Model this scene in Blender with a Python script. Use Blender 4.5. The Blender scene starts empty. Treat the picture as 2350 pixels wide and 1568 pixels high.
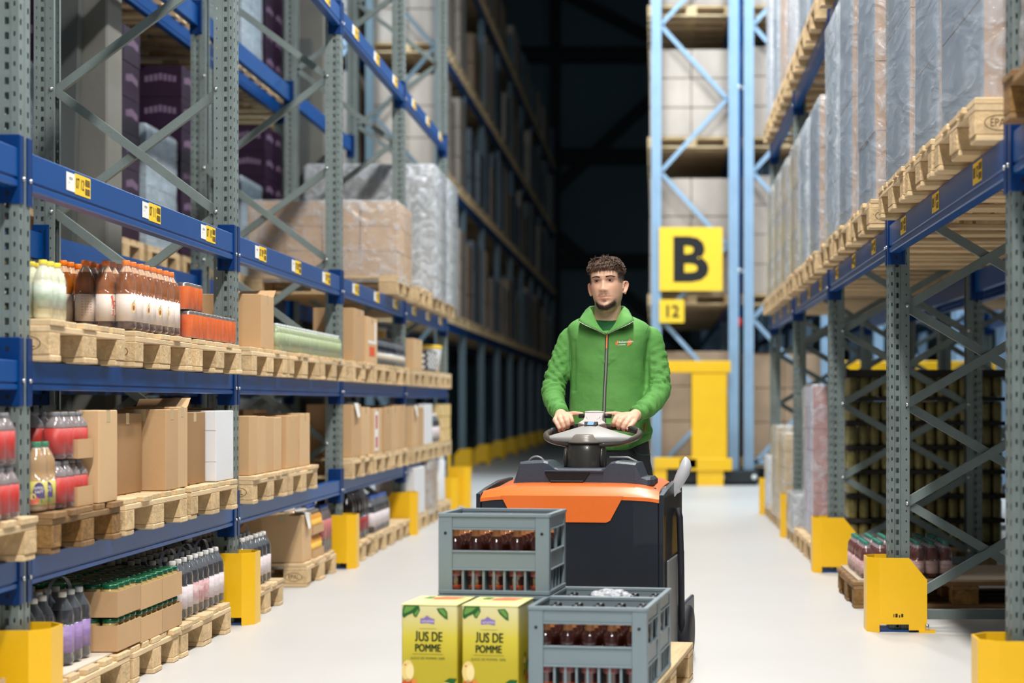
import bpy, bmesh, math, random
from mathutils import Vector, Matrix
random.seed(7)
sc = bpy.context.scene
COL = sc.collection
PI = math.pi
F, VX, HZ, HC = 3815.0, 1508.0, 924.0, 1.11       # focal length in pixels, vanishing point, camera height

# ---------------------------------------------------------------- camera
cd = bpy.data.cameras.new('camera'); cam = bpy.data.objects.new('camera', cd); COL.objects.link(cam)
cam.location = (0, 0, HC); cam.rotation_euler = (PI/2, 0, 0)
cd.sensor_fit = 'HORIZONTAL'; cd.sensor_width = 36.0; cd.lens = F/2350*36
cd.shift_x = (1175-VX)/2350; cd.shift_y = (HZ-784)/2350
cd.clip_start = .05; cd.clip_end = 200
cd.dof.use_dof = True; cd.dof.focus_distance = 7.25; cd.dof.aperture_fstop = 1.75
sc.camera = cam
# ---------------------------------------------------------------- world, lights, exposure
w = bpy.data.worlds.new('world'); sc.world = w; w.use_nodes = True
w.node_tree.nodes['Background'].inputs[0].default_value = (.55, .75, 1, 1)
w.node_tree.nodes['Background'].inputs[1].default_value = .034
sc.view_settings.view_transform = 'Standard'; sc.view_settings.look = 'None'
sc.view_settings.exposure = 0.0; sc.view_settings.gamma = 1.0; sc.view_settings.use_curve_mapping = False
sc.cycles.use_denoising = True
sc.cycles.max_bounces = 6; sc.cycles.transparent_max_bounces = 16; sc.cycles.sample_clamp_indirect = 4
sc.cycles.caustics_reflective = False; sc.cycles.caustics_refractive = False
def lamp(name, loc, sx, sy, power, col=(1, .95, .88), rot=(0, 0, 0), spread=PI):
    d = bpy.data.lights.new(name, 'AREA'); d.shape = 'RECTANGLE'; d.size = sx; d.size_y = sy
    d.energy = power; d.color = col; d.spread = spread
    o = bpy.data.objects.new(name, d); COL.objects.link(o); o.location = loc; o.rotation_euler = rot
    return o
for i, y in enumerate((-2.4, 1.6, 5.6, 9.8, 14.2)):                # the luminaires above the aisle
    lamp('aisle_light', (.05, y, 7.0), .28, 2.2, (580, 450, 330, 300, 300)[i], (1, .97, .925))
for x in (-5.6, -1.0, 2.6, 7.5):                                            # cool luminaires over the cross aisle
    lamp('cross_aisle_light', (x, 19.6, 8.2), 1.8, .5, 330, (.80, .92, 1), (math.radians(14), 0, 0))
for y in (4.0, 11.0, 17.0):                                            # the neighbouring aisles
    lamp('side_aisle_light', (-6.9, y, 7.6), .4, 2.0, 80, (.86, .93, 1))
for y in (9.0, 16.0):
    lamp('side_aisle_light', (5.6, y, 7.6), .4, 2.0, 230, (.86, .92, 1))

# ---------------------------------------------------------------- mesh builder
def lin(c):
    return tuple(((v/255)/12.92 if v/255 <= .04045 else ((v/255+.055)/1.055)**2.4) for v in c)
class MB:
    def __init__(s): s.v = []; s.f = []; s.m = []; s.s = []
    def add(s, vs, fs, mi=0, smooth=False):
        b = len(s.v); s.v += [tuple(v) for v in vs]
        for k, f in enumerate(fs):
            s.f.append(tuple(b+i for i in f)); s.m.append(mi[k] if isinstance(mi, (list, tuple)) else mi); s.s.append(smooth)
        return s
    def box(s, x0, x1, y0, y1, z0, z1, mi=0, ch=0.0, faces=None):
        x0, x1 = min(x0, x1), max(x0, x1); y0, y1 = min(y0, y1), max(y0, y1); z0, z1 = min(z0, z1), max(z0, z1)
        c = Vector(((x0+x1)/2, (y0+y1)/2, (z0+z1)/2))
        if ch <= 0:
            vs = [(x, y, z) for x in (x0, x1) for y in (y0, y1) for z in (z0, z1)]
            fs = [(0, 1, 3, 2), (4, 6, 7, 5), (0, 4, 5, 1), (2, 3, 7, 6), (0, 2, 6, 4), (1, 5, 7, 3)]   # -x +x -y +y -z +z
            return s.add(vs, fs, faces if faces else mi)
        ch = min(ch, (x1-x0)*.45, (y1-y0)*.45, (z1-z0)*.45)
        vs = []; idx = {}
        for a in (0, 1):
            for b in (0, 1):
                for d in (0, 1):
                    p = ((x0, x1)[a], (y0, y1)[b], (z0, z1)[d]); q = [(ch, -ch)[a], (ch, -ch)[b], (ch, -ch)[d]]
                    for ax in range(3):
                        idx[a, b, d, ax] = len(vs)
                        vs.append(tuple(p[i] + (0 if i == ax else q[i]) for i in range(3)))
        fs = []; fm = []
        for ax in range(3):
            o1, o2 = [i for i in range(3) if i != ax]
            for e in (0, 1):
                f = []
                for u, w_ in ((0, 0), (1, 0), (1, 1), (0, 1)):
                    k = [0, 0, 0]; k[ax] = e; k[o1] = u; k[o2] = w_
                    f.append(idx[tuple(k)+(ax,)])
                fs.append(f); fm.append(faces[ax*2+e] if faces else mi)
        for ax in range(3):
            o1, o2 = [i for i in range(3) if i != ax]
            for u in (0, 1):
                for w_ in (0, 1):
                    k0 = [0, 0, 0]; k0[o1] = u; k0[o2] = w_; k1 = list(k0); k1[ax] = 1
                    fs.append((idx[tuple(k0)+(o1,)], idx[tuple(k1)+(o1,)], idx[tuple(k1)+(o2,)], idx[tuple(k0)+(o2,)])); fm.append(faces[0] if faces else mi)
        for a in (0, 1):
            for b in (0, 1):
                for d in (0, 1): fs.append([idx[a, b, d, i] for i in range(3)]); fm.append(faces[0] if faces else mi)
        return s.add(vs, fs, fm)
    def grid(s, rows, closed=False, mi=0, smooth=True, cap=False, mis=None):
        """rows: list of rings/rows with the same number of points"""
        n = len(rows[0]); vs = [p for r in rows for p in r]; fs = []; ms = []
        for i in range(len(rows)-1):
            for j in range(n if closed else n-1):
                k = (j+1) % n; fs.append((i*n+j, i*n+k, (i+1)*n+k, (i+1)*n+j)); ms.append(mis[i] if mis else mi)
        if cap:
            fs.append(tuple(range(n))); fs.append(tuple((len(rows)-1)*n+j for j in range(n))); ms += [ms[0], ms[-1]]
        return s.add(vs, fs, ms, smooth)
    def lathe(s, prof, n=16, c=(0, 0, 0), mis=None, mi=0, smooth=True):
        rows = [[(c[0]+r*math.cos(2*PI*j/n), c[1]+r*math.sin(2*PI*j/n), c[2]+z) for j in range(n)] for r, z in prof]
        return s.grid(rows, True, mi, smooth, True, mis)
    def tube(s, pts, r, n=8, mi=0, closed=False, smooth=True, sy=1.0):
        pts = [Vector(p) for p in pts]; rows = []; N = len(pts); up = Vector((0, 0, 1))
        t0 = (pts[1]-pts[0]).normalized()
        if abs(t0.dot(up)) > .95: up = Vector((1, 0, 0))
        a = t0.cross(up).normalized()
        for i, p in enumerate(pts):
            if closed: t = (pts[(i+1) % N]-pts[i-1]).normalized()
            else: t = (pts[min(i+1, N-1)]-pts[max(i-1, 0)]).normalized()
            a = (a - t*a.dot(t)).normalized(); b = t.cross(a)
            rr = r[i] if isinstance(r, (list, tuple)) else r
            rows.append([p + a*rr*math.cos(2*PI*j/n) + b*rr*sy*math.sin(2*PI*j/n) for j in range(n)])
        if closed: rows.append(rows[0])
        return s.grid(rows, True, mi, smooth, not closed)
    def capsule(s, p0, p1, r0, r1, n=12, mi=0):
        p0 = Vector(p0); p1 = Vector(p1); d = (p1-p0).normalized(); pts = []; rs = []
        for k in range(5):
            a = PI/2*(k/4); pts.append(p0 - d*r0*math.cos(a)); rs.append(max(r0*math.sin(a), 1e-4))
        for k in range(5):
            a = PI/2*(k/4); pts.append(p1 + d*r1*math.sin(a)); rs.append(max(r1*math.cos(a), 1e-4))
        return s.tube(pts, rs, n, mi)
    def sphere(s, c, r, n=16, m=10, mi=0):
        r = r if isinstance(r, (tuple, list)) else (r, r, r)
        rows = [[(c[0]+r[0]*max(math.sin(PI*i/m), 1e-3)*math.cos(2*PI*j/n), c[1]+r[1]*max(math.sin(PI*i/m), 1e-3)*math.sin(2*PI*j/n), c[2]-r[2]*math.cos(PI*i/m)) for j in range(n)] for i in range(m+1)]
        return s.grid(rows, True, mi, True, True)
    def poly(s, pts, mi=0): return s.add(pts, [tuple(range(len(pts)))], mi)
    def extrude(s, pts, d, mi=0, mside=None):
        n = len(pts); d = Vector(d); vs = [Vector(p) for p in pts] + [Vector(p)+d for p in pts]
        fs = [tuple(range(n)), tuple(range(n, 2*n))] + [(i, (i+1) % n, n+(i+1) % n, n+i) for i in range(n)]
        return s.add(vs, fs, [mi, mi]+[mi if mside is None else mside]*n)
    def bar(s, p0, p1, w, h, side, mi=0):
        """rectangular bar from p0 to p1; w across `side` direction, h along the third axis"""
        p0 = Vector(p0); p1 = Vector(p1); t = (p1-p0).normalized(); a = Vector(side).normalized(); b = t.cross(a).normalized()
        vs = [p + a*w/2*i + b*h/2*j for p in (p0, p1) for i, j in ((-1, -1), (1, -1), (1, 1), (-1, 1))]
        return s.add(vs, [(0, 1, 2, 3), (4, 5, 6, 7), (0, 1, 5, 4), (1, 2, 6, 5), (2, 3, 7, 6), (3, 0, 4, 7)], mi)
    def text(s, t, org, ux, uz, size, mi=0, sx=1.0, center=False, bold=0):
        vs, fs, wd = glyphs(t, bold); ux = Vector(ux); uz = Vector(uz); org = Vector(org)
        off = -wd*sx*size/2 if center else 0
        return s.add([org + ux*(x*sx*size+off) + uz*(y*size) for x, y in vs], fs, mi)
    def mesh(s, name, mats, fix=True):
        me = bpy.data.meshes.new(name); me.from_pydata(s.v, [], s.f)
        for m in (mats if isinstance(mats, (list, tuple)) else [mats]): me.materials.append(m)
        me.polygons.foreach_set('material_index', s.m); me.polygons.foreach_set('use_smooth', s.s)
        if fix:
            b = bmesh.new(); b.from_mesh(me); bmesh.ops.recalc_face_normals(b, faces=b.faces); b.to_mesh(me); b.free()
        me.update(); return me
    def build(s, name, mats, parent=None, loc=(0, 0, 0), rot=(0, 0, 0), fix=True):
        return put(s.mesh(name, mats, fix), name, parent, loc, rot)
_gl = {}
def glyphs(t, bold=0):
    if (t, bold) not in _gl:
        cu = bpy.data.curves.new('t', 'FONT'); cu.body = t; cu.size = 1; cu.resolution_u = 3; cu.offset = .004 if bold == .0101 else bold; cu.space_character = 1.13 if bold == .0101 else 1.0
        o = bpy.data.objects.new('t', cu); me = o.to_mesh()
        vs = [(v.co.x, v.co.y) for v in me.vertices]; fs = [tuple(p.vertices) for p in me.polygons]
        o.to_mesh_clear(); bpy.data.objects.remove(o); bpy.data.curves.remove(cu)
        _gl[t, bold] = (vs, fs, max([v[0] for v in vs] or [0]))
    return _gl[t, bold]
def put(me, name, parent=None, loc=(0, 0, 0), rot=(0, 0, 0), scale=None):
    o = bpy.data.objects.new(name, me); COL.objects.link(o); o.location = loc; o.rotation_euler = rot
    if scale: o.scale = scale
    if parent: o.parent = parent
    return o
def tag(o, label, cat, group=None, kind=None):
    o['label'] = label; o['category'] = cat
    if group: o['group'] = group
    if kind: o['kind'] = kind
    return o
def thing(name, label, cat, loc=(0, 0, 0), rz=0, group=None):
    o = bpy.data.objects.new(name, None); COL.objects.link(o); o.empty_display_size = .1
    o.location = loc; o.rotation_euler = (0, 0, rz); return tag(o, label, cat, group)
def struct(o): o['kind'] = 'structure'; return o

# ---------------------------------------------------------------- materials
MATS = {}
def M(name, rgb=(200, 200, 200), rough=.5, metal=0, var=0, vs=3.0, bump=0, bs=40, coat=0, trans=0, rnd=0, stretch=None, rgb2=None, emit=0, spec=.5, ior=1.45, alpha=1, sub=0):
    if name in MATS: return MATS[name]
    m = bpy.data.materials.new(name); m.use_nodes = True; nt = m.node_tree; N = nt.nodes; L = nt.links
    b = N['Principled BSDF']; c = lin(rgb)+(1,)
    b.inputs['Base Color'].default_value = c; b.inputs['Roughness'].default_value = rough; b.inputs['Metallic'].default_value = metal
    b.inputs['Coat Weight'].default_value = coat; b.inputs['Transmission Weight'].default_value = trans; b.inputs['IOR'].default_value = ior
    b.inputs['Specular IOR Level'].default_value = spec; b.inputs['Alpha'].default_value = alpha
    if sub: b.inputs['Subsurface Weight'].default_value = sub; b.inputs['Subsurface Radius'].default_value = (.012, .005, .003); b.inputs['Subsurface Scale'].default_value = 1
    if emit: b.inputs['Emission Color'].default_value = c; b.inputs['Emission Strength'].default_value = emit
    co = None
    if var or bump:
        tc = N.new('ShaderNodeTexCoord'); mp = N.new('ShaderNodeMapping'); L.new(tc.outputs['Object'], mp.inputs[0])
        if stretch: mp.inputs['Scale'].default_value = stretch
        if rnd:
            oi = N.new('ShaderNodeObjectInfo'); ml = N.new('ShaderNodeMath'); ml.operation = 'MULTIPLY'; ml.inputs[1].default_value = 37
            L.new(oi.outputs['Random'], ml.inputs[0]); L.new(ml.outputs[0], mp.inputs['Location'])
        co = mp.outputs[0]
    if var:
        n = N.new('ShaderNodeTexNoise'); n.inputs['Scale'].default_value = vs; n.inputs['Detail'].default_value = 6; n.inputs['Roughness'].default_value = .6; L.new(co, n.inputs[0])
        r = N.new('ShaderNodeValToRGB'); r.color_ramp.elements[0].position = .3; r.color_ramp.elements[1].position = .72
        c2 = lin(rgb2)+(1,) if rgb2 else tuple(max(0, v*(1-var)) for v in c[:3])+(1,)
        r.color_ramp.elements[0].color = c2; r.color_ramp.elements[1].color = c; L.new(n.outputs[0], r.inputs[0]); out = r.outputs[0]
        if rnd:
            h = N.new('ShaderNodeHueSaturation'); mr = N.new('ShaderNodeMapRange'); mr.inputs[3].default_value = 1-rnd; mr.inputs[4].default_value = 1+rnd*.6
            L.new(oi.outputs['Random'], mr.inputs[0]); L.new(mr.outputs[0], h.inputs['Value']); L.new(out, h.inputs['Color']); out = h.outputs[0]
        L.new(out, b.inputs['Base Color'])
    if bump:
        n2 = N.new('ShaderNodeTexNoise'); n2.inputs['Scale'].default_value = bs; n2.inputs['Detail'].default_value = 4; L.new(co, n2.inputs[0])
        bp = N.new('ShaderNodeBump'); bp.inputs['Strength'].default_value = min(bump, 1); bp.inputs['Distance'].default_value = .01; L.new(n2.outputs[0], bp.inputs['Height']); L.new(bp.outputs[0], b.inputs['Normal'])
    MATS[name] = m; return m
def film_mat(name, tint=(235, 240, 248), clear=.75, stretch=(1, 1, .35), rough=.16, bs=14):
    m = bpy.data.materials.new(name); m.use_nodes = True; nt = m.node_tree; N = nt.nodes; L = nt.links
    b = N['Principled BSDF']; b.inputs['Base Color'].default_value = lin(tint)+(1,); b.inputs['Roughness'].default_value = rough
    b.inputs['Specular IOR Level'].default_value = .9 if clear < .9 else .5
    tc = N.new('ShaderNodeTexCoord'); mp = N.new('ShaderNodeMapping'); mp.inputs['Scale'].default_value = stretch; mp.inputs['Rotation'].default_value = (.75, 0, 0)
    L.new(tc.outputs['Object'], mp.inputs[0])
    n = N.new('ShaderNodeTexNoise'); n.inputs['Scale'].default_value = bs; n.inputs['Detail'].default_value = 5; n.inputs['Distortion'].default_value = 1.2; L.new(mp.outputs[0], n.inputs[0])
    bp = N.new('ShaderNodeBump'); bp.inputs['Strength'].default_value = .8; bp.inputs['Distance'].default_value = .02; L.new(n.outputs[0], bp.inputs['Height']); L.new(bp.outputs[0], b.inputs['Normal'])
    r = N.new('ShaderNodeMapRange'); r.inputs[1].default_value = .45; r.inputs[2].default_value = .75; r.inputs[3].default_value = 1-clear; r.inputs[4].default_value = min(1, (1-clear)*2.6); L.new(n.outputs[0], r.inputs[0])
    L.new(r.outputs[0], b.inputs['Alpha'])
    MATS[name] = m; return m
STEEL = M('galvanised_steel', (137, 150, 148), .42, .35, .22, 6, .1, 90)
STEELR = M('galvanised_steel_worn', (124, 137, 136), .42, .35, .25, 5, .1, 90)
STEELB = M('painted_light_steel', (146, 176, 202), .4, .15, .15, 3)
BLUE = M('blue_beam_paint', (0, 72, 142), .33, 0, .12, 2.5, .04, 25, spec=.38)
BLUED = M('blue_connector_paint', (0, 50, 108), .38, 0, spec=.35)
BOLT = M('zinc_bolt', (205, 208, 210), .28, .9)
YEL = M('yellow_guard_paint', (243, 190, 22), .38, 0, .06, 4, .05, 30, coat=.15)
YELS = M('yellow_sticker', (250, 206, 48), .5)
WHT = M('white_paper', (236, 236, 232), .6)
BLK = M('black_print', (18, 18, 18), .6)
CONC = M('grey_concrete', (122, 122, 116), .8, 0, .16, 2, .2, 20)
WX = M('pine_along', (236, 206, 160), .72, 0, .3, 3.2, .35, 30, rnd=.16, stretch=(1, 14, 14))
WY = M('pine_across', (240, 210, 166), .72, 0, .28, 3.2, .35, 30, rnd=.16, stretch=(14, 1, 14))
WB = M('pressed_wood_block', (230, 198, 150), .8, 0, .36, 22, .5, 70, rnd=.14)
DX = M('aged_pine_along', (160, 124, 82), .8, 0, .45, 3.2, .4, 30, rnd=.12, stretch=(1, 14, 14))
DY = M('aged_pine_across', (164, 128, 84), .8, 0, .45, 3.2, .4, 30, rnd=.12, stretch=(14, 1, 14))
DB = M('aged_chip_block', (158, 118, 66), .85, 0, .6, 24, .6, 60, rnd=.12)
CARD = M('cardboard', (202, 164, 120), .75, 0, .09, 2.2, .06, 60, rnd=.1)
CARDL = M('light_cardboard', (214, 178, 134), .72, 0, .08, 2.2, .06, 60, rnd=.08)
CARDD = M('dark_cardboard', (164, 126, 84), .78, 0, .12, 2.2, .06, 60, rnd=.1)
CARDG = M('film_glare_cardboard', (136, 152, 170), .38, 0, .2, 1.6, .2, 9, rnd=.08, stretch=(1, 1, .3))  # blue-grey film glare on the aisle faces put into the cardboard colour
TAPE = M('packing_tape', (205, 182, 140), .25, coat=.4)
WCARD = M('white_carton', (228, 229, 232), .55, 0, .04, 2)
PURP = M('purple_carton', (44, 20, 48), .45, 0, .25, 3, coat=.1)
PRNT = M('pale_print', (118, 96, 124), .6)
FILM = film_mat('stretch_film', (225, 235, 246), .80, (1, .3, 1.1), bs=9)
FILMW = film_mat('milky_stretch_film', (228, 236, 248), .68, (1, .4, .9), bs=10)
SHR = film_mat('shrink_film', (240, 242, 245), .965, (1, 1, .5), .1, 22)
# ================================================================ structure
fl = M('floor_coating', (199, 198, 196), .42, 0, .07, .6, .05, 18, spec=.4)
nt = fl.node_tree
floor = struct(MB().box(-14, 14, -6, 56, -.2, 0).build('floor', fl))
wall_m = M('dark_cladding', (92, 116, 124), .6, 0, .12, .4)
back = MB(); back.box(-14, 14, 54.2, 54.5, 0, 17)
struct(back.build('wall_back', wall_m))
dark = M('dark_steelwork', (14, 20, 23), .6)
for z in (2.6, 5.7, 9.1, 12.4): struct(MB().box(-14, 14, 53.9, 54.2, z-.25, z+.25).build('trim_1', dark))
for a, b in (((-3.3, 53.8, 8.0), (1.2, 53.8, 12.2)), ((-3.3, 53.8, 6.6), (1.2, 53.8, 2.7)), ((-3.3, 53.8, 14.5), (1.2, 53.8, 12.2))):
    struct(MB().bar(a, b, .12, .35, (0, 1, 0)).build('trim_2', dark))
for x in (-3.3, .9, 4.6, -7.8): struct(MB().box(x-.15, x+.15, 53.6, 54.2, 0, 16).build('trim_3', dark))
struct(MB().box(-14.3, -14, -6, 56, 0, 17).build('wall_left', wall_m))
struct(MB().box(14, 14.3, -6, 56, 0, 17).build('wall_right', wall_m))
struct(MB().box(-14, 14, -6.3, -6, 0, 17).build('wall_front', wall_m))
struct(MB().box(-14.3, 14.3, -6.3, 56, 17, 17.2).build('ceiling', wall_m))
# concrete columns standing between the back-to-back racks
for i, (x, y) in enumerate(((-3.42, 10.1), (-3.42, 16.6))):
    c = thing('concrete_column', ('grey concrete column behind the bottle shelves nearest the left edge', 'pale concrete column seen between the third and fourth rack posts')[i], 'column', (x-.03, y+.02, 0), 0)
    MB().box(-.15, .15, -.14, .14, 0, 9, ch=.012).build('shaft', CONC, c)
    MB().box(-.17, .17, -.20, .20, 0, .35, ch=.02).build('footing', CONC, c)
    m = MB(); m.bar((-.02, -.19, 4.7), (-.14, -.19, 0.3), .08, .12, (0, 1, 0)); m.build('steel_strut', M('grey_strut', (95, 100, 98), .5, .3), c)

# ================================================================ pallet racks
PITCH = .05
def upright_mesh(h, holes=True, w=.1, d=.1, mat=STEEL, n0=None):
    """Hollow post: aisle face at x=0 (looking +x), body towards -x, width along y from 0..w. Slots are real openings."""
    m = MB(); nz = int(h/PITCH); W = 3
    def strip(p, q, slot, shift=0):      # p,q : plan points; slot = (a,b) fraction of the strip width that is an opening, or None
        p = Vector(p); q = Vector(q)
        if not slot:
            m.add([(p.x, p.y, 0), (q.x, q.y, 0), (q.x, q.y, h), (p.x, p.y, h)], [(0, 1, 2, 3)]); return
        a, b, hh = slot; us = (0, a, b, 1)
        s0 = p+(q-p)*a; s1 = p+(q-p)*b
        m.add([(p.x, p.y, 0), (s0.x, s0.y, 0), (s0.x, s0.y, h), (p.x, p.y, h)], [(0, 1, 2, 3)])
        m.add([(s1.x, s1.y, 0), (q.x, q.y, 0), (q.x, q.y, h), (s1.x, s1.y, h)], [(0, 1, 2, 3)])
        z = 0.0
        for k in range(nz):
            z1 = k*PITCH + .018 + shift; m.add([(s0.x, s0.y, z), (s1.x, s1.y, z), (s1.x, s1.y, z1), (s0.x, s0.y, z1)], [(0, 1, 2, 3)]); z = z1+hh
        m.add([(s0.x, s0.y, z), (s1.x, s1.y, z), (s1.x, s1.y, h), (s0.x, s0.y, h)], [(0, 1, 2, 3)])
    sl = (lambda a, b, hh: (a, b, hh)) if holes else (lambda a, b, hh: None)
    strip((0, 0), (0, w*.4), sl(.3, .62, .02)); strip((0, w*.4), (-.004, w*.43), None); strip((-.004, w*.43), (-.004, w*.57), None)
    strip((-.004, w*.57), (0, w*.6), None); strip((0, w*.6), (0, w), sl(.38, .7, .02))
    for y, sg in ((0, 1), (w, -1)):
        strip((0, y), (-d*.26, y), sl(.42, .66, .016), .01); strip((-d*.26, y), (-d*.29, y+sg*.006), None); strip((-d*.29, y+sg*.006), (-d*.55, y+sg*.006), sl(.2, .75, .024))
        strip((-d*.55, y+sg*.006), (-d*.58, y), None); strip((-d*.58, y), (-d, y), sl(.55, .68, .01), .01)
        strip((-d, y), (-d, y+sg*w*.22), None)
    return m.mesh('upright', mat, False)
PH = 6.6
UP = {-1: upright_mesh(PH), 1: upright_mesh(PH, mat=STEELR)}
UPF = upright_mesh(PH, False); UPB = upright_mesh(8.8, False, w=.13, d=.13, mat=STEELB)
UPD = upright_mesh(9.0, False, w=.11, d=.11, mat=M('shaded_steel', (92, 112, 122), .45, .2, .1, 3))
FOOT = MB().box(-.15, .05, -.03, .13, 0, .01).mesh('foot', M('blue_base_plate', (30, 76, 140), .4))
def connector_mesh():
    m = MB()    # plate on the post side (y<0 side of the post), hooked round the aisle face
    m.box(-.078, .006, -.007, .0, -.055, .175, ch=.002); m.box(.0, .006, 0, .034, -.055, .175, ch=.002)
    m.box(-.075, -.066, -.02, -.006, -.045, .165)
    for z in (-.07, -.03, .13): m.box(-.04, -.03, -.009, -.006, z, z+.014, 1)
    m.lathe([(.0075, 0), (.0075, .006), (.004, .009)], 8, (0, 0, 0), mi=2)
    # the bolt is lathed on z: move it onto the aisle face
    n = len(m.v)-24
    for i in range(n, len(m.v)): x, y, z = m.v[i]; m.v[i] = (.006+z, .02+x, .03+y)
    b = len(m.v); m.lathe([(.0075, 0), (.0075, .006), (.004, .009)], 8, (0, 0, 0), mi=2)
    for i in range(b, len(m.v)): x, y, z = m.v[i]; m.v[i] = (-.02+x, -.008-z, .03+y)
    return m.mesh('beam_connector', [BLUED, BLK, BOLT])
CONM = connector_mesh()
def beam_mesh(L, h=.13, t=.05):
    prof = [(-t, 0), (-.004, 0), (0, .004), (0, .022), (-.006, .026), (-.006, .031), (0, .035), (0, h-.004), (-.004, h), (-t, h)]
    m = MB(); n = len(prof)
    vs = [(x, 0, z) for x, z in prof]+[(x, L, z) for x, z in prof]
    m.add(vs, [(i, (i+1) % n, n+(i+1) % n, n+i) for i in range(n)]+[tuple(range(n)), tuple(range(n, 2*n))])
    return m.mesh('beam', BLUE)
BEAM = beam_mesh(2.7, .13); BEAML = beam_mesh(2.7, .13)
def label_mesh(txt, white=True, side=1):
    m = MB()    # aisle side, text runs towards +y for the left rack, -y for the right one
    uy = (0, 1*side, 0)
    W = .165
    def P(a, b, x=0.0012): return (x, a*side, b)
    m.add([P(0, 0), P(W, 0), P(W, .075), P(0, .075), P(0, 0, 0), P(W, 0, 0), P(W, .075, 0), P(0, .075, 0)], [(0, 1, 2, 3), (4, 5, 6, 7), (0, 1, 5, 4), (1, 2, 6, 5), (2, 3, 7, 6), (3, 0, 4, 7)], 0)
    if white:
        m.add([P(-.09, .004), P(-.001, .004), P(-.001, .07), P(-.09, .07)], [(0, 1, 2, 3)], 1)
        m.text('00234', P(-.06, .045, .0018), uy, (0, 0, 1), .014, 2)
        m.text('21 11', P(-.07, .030, .0018), uy, (0, 0, 1), .008, 2)
    m.text(txt, P(.008, .022, .0018), uy, (0, 0, 1), .055, 2, .68, False, .015)
    m.text('2', P(.094, .045, .0018), uy, (0, 0, 1), .018, 2); m.text('1', P(.094, .012, .0018), uy, (0, 0, 1), .018, 2)
    rr = random.Random(txt)
    for z0, z1 in ((.008, .033), (.040, .066)):
        a = .108
        while a < .158:
            b = a+rr.choice((.0012, .002, .003)); m.add([P(a, z0, .0018), P(b, z0, .0018), P(b, z1, .0018), P(a, z1, .0018)], [(0, 1, 2, 3)], 2); a = b+rr.choice((.0012, .002))
    return m.mesh('location_sticker', [YELS, WHT, BLK], False)
BR = {}
def brace(rack, x0, x1, y, z0, z1, mat=STEEL, off=0.0, par=None):
    """C-shaped diagonal between the two posts of a frame, x0 -> x1 at height z0 -> z1"""
    m = MB(); m.bar((x0, y+off, z0), (x1, y+off, z1), .004, .042, (0, 1, 0))
    t = Vector((x1-x0, 0, z1-z0)).normalized(); nn = Vector((-t.z, 0, t.x))
    for s_ in (1, -1):
        a = Vector((x0, y+off+.012, z0))+nn*s_*.02; b = Vector((x1, y+off+.012, z1))+nn*s_*.02
        m.bar(a, b, .024, .003, (0, 1, 0))
    return m.build('diagonal_brace', mat, rack)
def rack(name, label, side, xf, posts, levels, depth=1.0, labels=None, bolts=None, backs=True, far_labels=True, zoff=.615, z0=.22, xfull=2.68, upm=None, det=True):
    R = thing(name, label, 'rack', (0, 0, 0))
    up = upm or UP[side]; rz = 0 if side < 0 else PI; S = -side      # S: direction (sign of x) in which the aisle face looks
    mt = STEEL if side < 0 else STEELR
    for i, y in enumerate(posts):
        yy = y if side < 0 else y+.1
        put(up, 'upright', R, (xf, yy, 0), (0, 0, rz)); put(FOOT, 'base_plate', R, (xf, yy, 0), (0, 0, rz))
        xb = xf-S*depth
        put(up, 'upright', R, (xb, y+.1 if side < 0 else y, 0), (0, 0, rz+PI)); put(FOOT, 'base_plate', R, (xb, y+.1 if side < 0 else y, 0), (0, 0, rz+PI))
        # frame bracing between front and back post
        a, b = xf-S*.09, xf-S*(depth-.09); k = 0; z = z0
        while z < PH-.7:
            z2 = z+zoff
            if z2 <= xfull+.02: brace(R, a, b, y+.05, z, z2, mt, -.012); brace(R, b, a, y+.05, z, z2, mt, .012)
            else:
                if k % 2 == 0: brace(R, b, a, y+.05, z, z2, mt)
                else: brace(R, a, b, y+.05, z, z2, mt)
                k += 1
            z = z2
        m = MB(); m.bar((a, y+.05, .075), (b, y+.05, .075), .03, .045, (0, 1, 0)); m.build('horizontal_brace', mt, R)
        if det and i < 4:
            m = MB()
            z = z0
            while z < 5:
                for xx in (xf-S*.088, xf-S*(depth-.088)):
                    b0 = len(m.v); m.lathe([(.011, 0), (.011, .006), (.006, .012)], 8)
                    for q in range(b0, len(m.v)): vx, vy, vz = m.v[q]; m.v[q] = (xx+vx, y-.001-vz, z+vy)
                z += zoff
            m.build('brace_bolts', BOLT, R)['kind'] = 'stuff'
    for i in range(len(posts)-1):
        ya, yb = posts[i]+.1, posts[i+1]
        for li, (zt, hb) in enumerate(levels):
            zb = zt-hb
            for fb in ((0, 1) if backs else (0,)):
                x = xf if fb == 0 else xf-S*depth
                rr = rz if fb == 0 else rz+PI
                look = S if fb == 0 else -S
                o = put(BEAM, 'beam', R, (x, ya if look > 0 else yb, zb), (0, 0, 0 if look > 0 else PI), (1, 1, hb/.13))
                for e, py in ((0, posts[i]), (1, posts[i+1])):
                    # connector sits on the bay-facing side of the post
                    nearer = (e == 1)          # face of post at lower y looks towards this bay
                    c = put(CONM, 'beam_connector', o, (0, 0, 0)); c.parent = o
                    # local frame of the beam: y from 0..2.7
                    at_end = nearer if look > 0 else (not nearer)
                    c.location = (0, 2.7 if at_end else 0, .0)
                    c.scale = (1, 1 if at_end else -1, .13/hb)
                if fb == 0 and labels and li in labels:
                    for q in range(3):
                        n_ = labels[li]-3*i-q
                        if n_ <= 0: continue
                        t = ('07 ' if side < 0 else '08 ')+('%02d' % n_)
                        lm = label_mesh(t, side < 0, 1)
                        yy = .43+q*.88
                        s_ = put(lm, 'location_sticker', o, (.0005, yy if side < 0 else 2.7-yy-.12, .045)); s_.scale = (1, 1, .13/hb)
    return R
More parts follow.
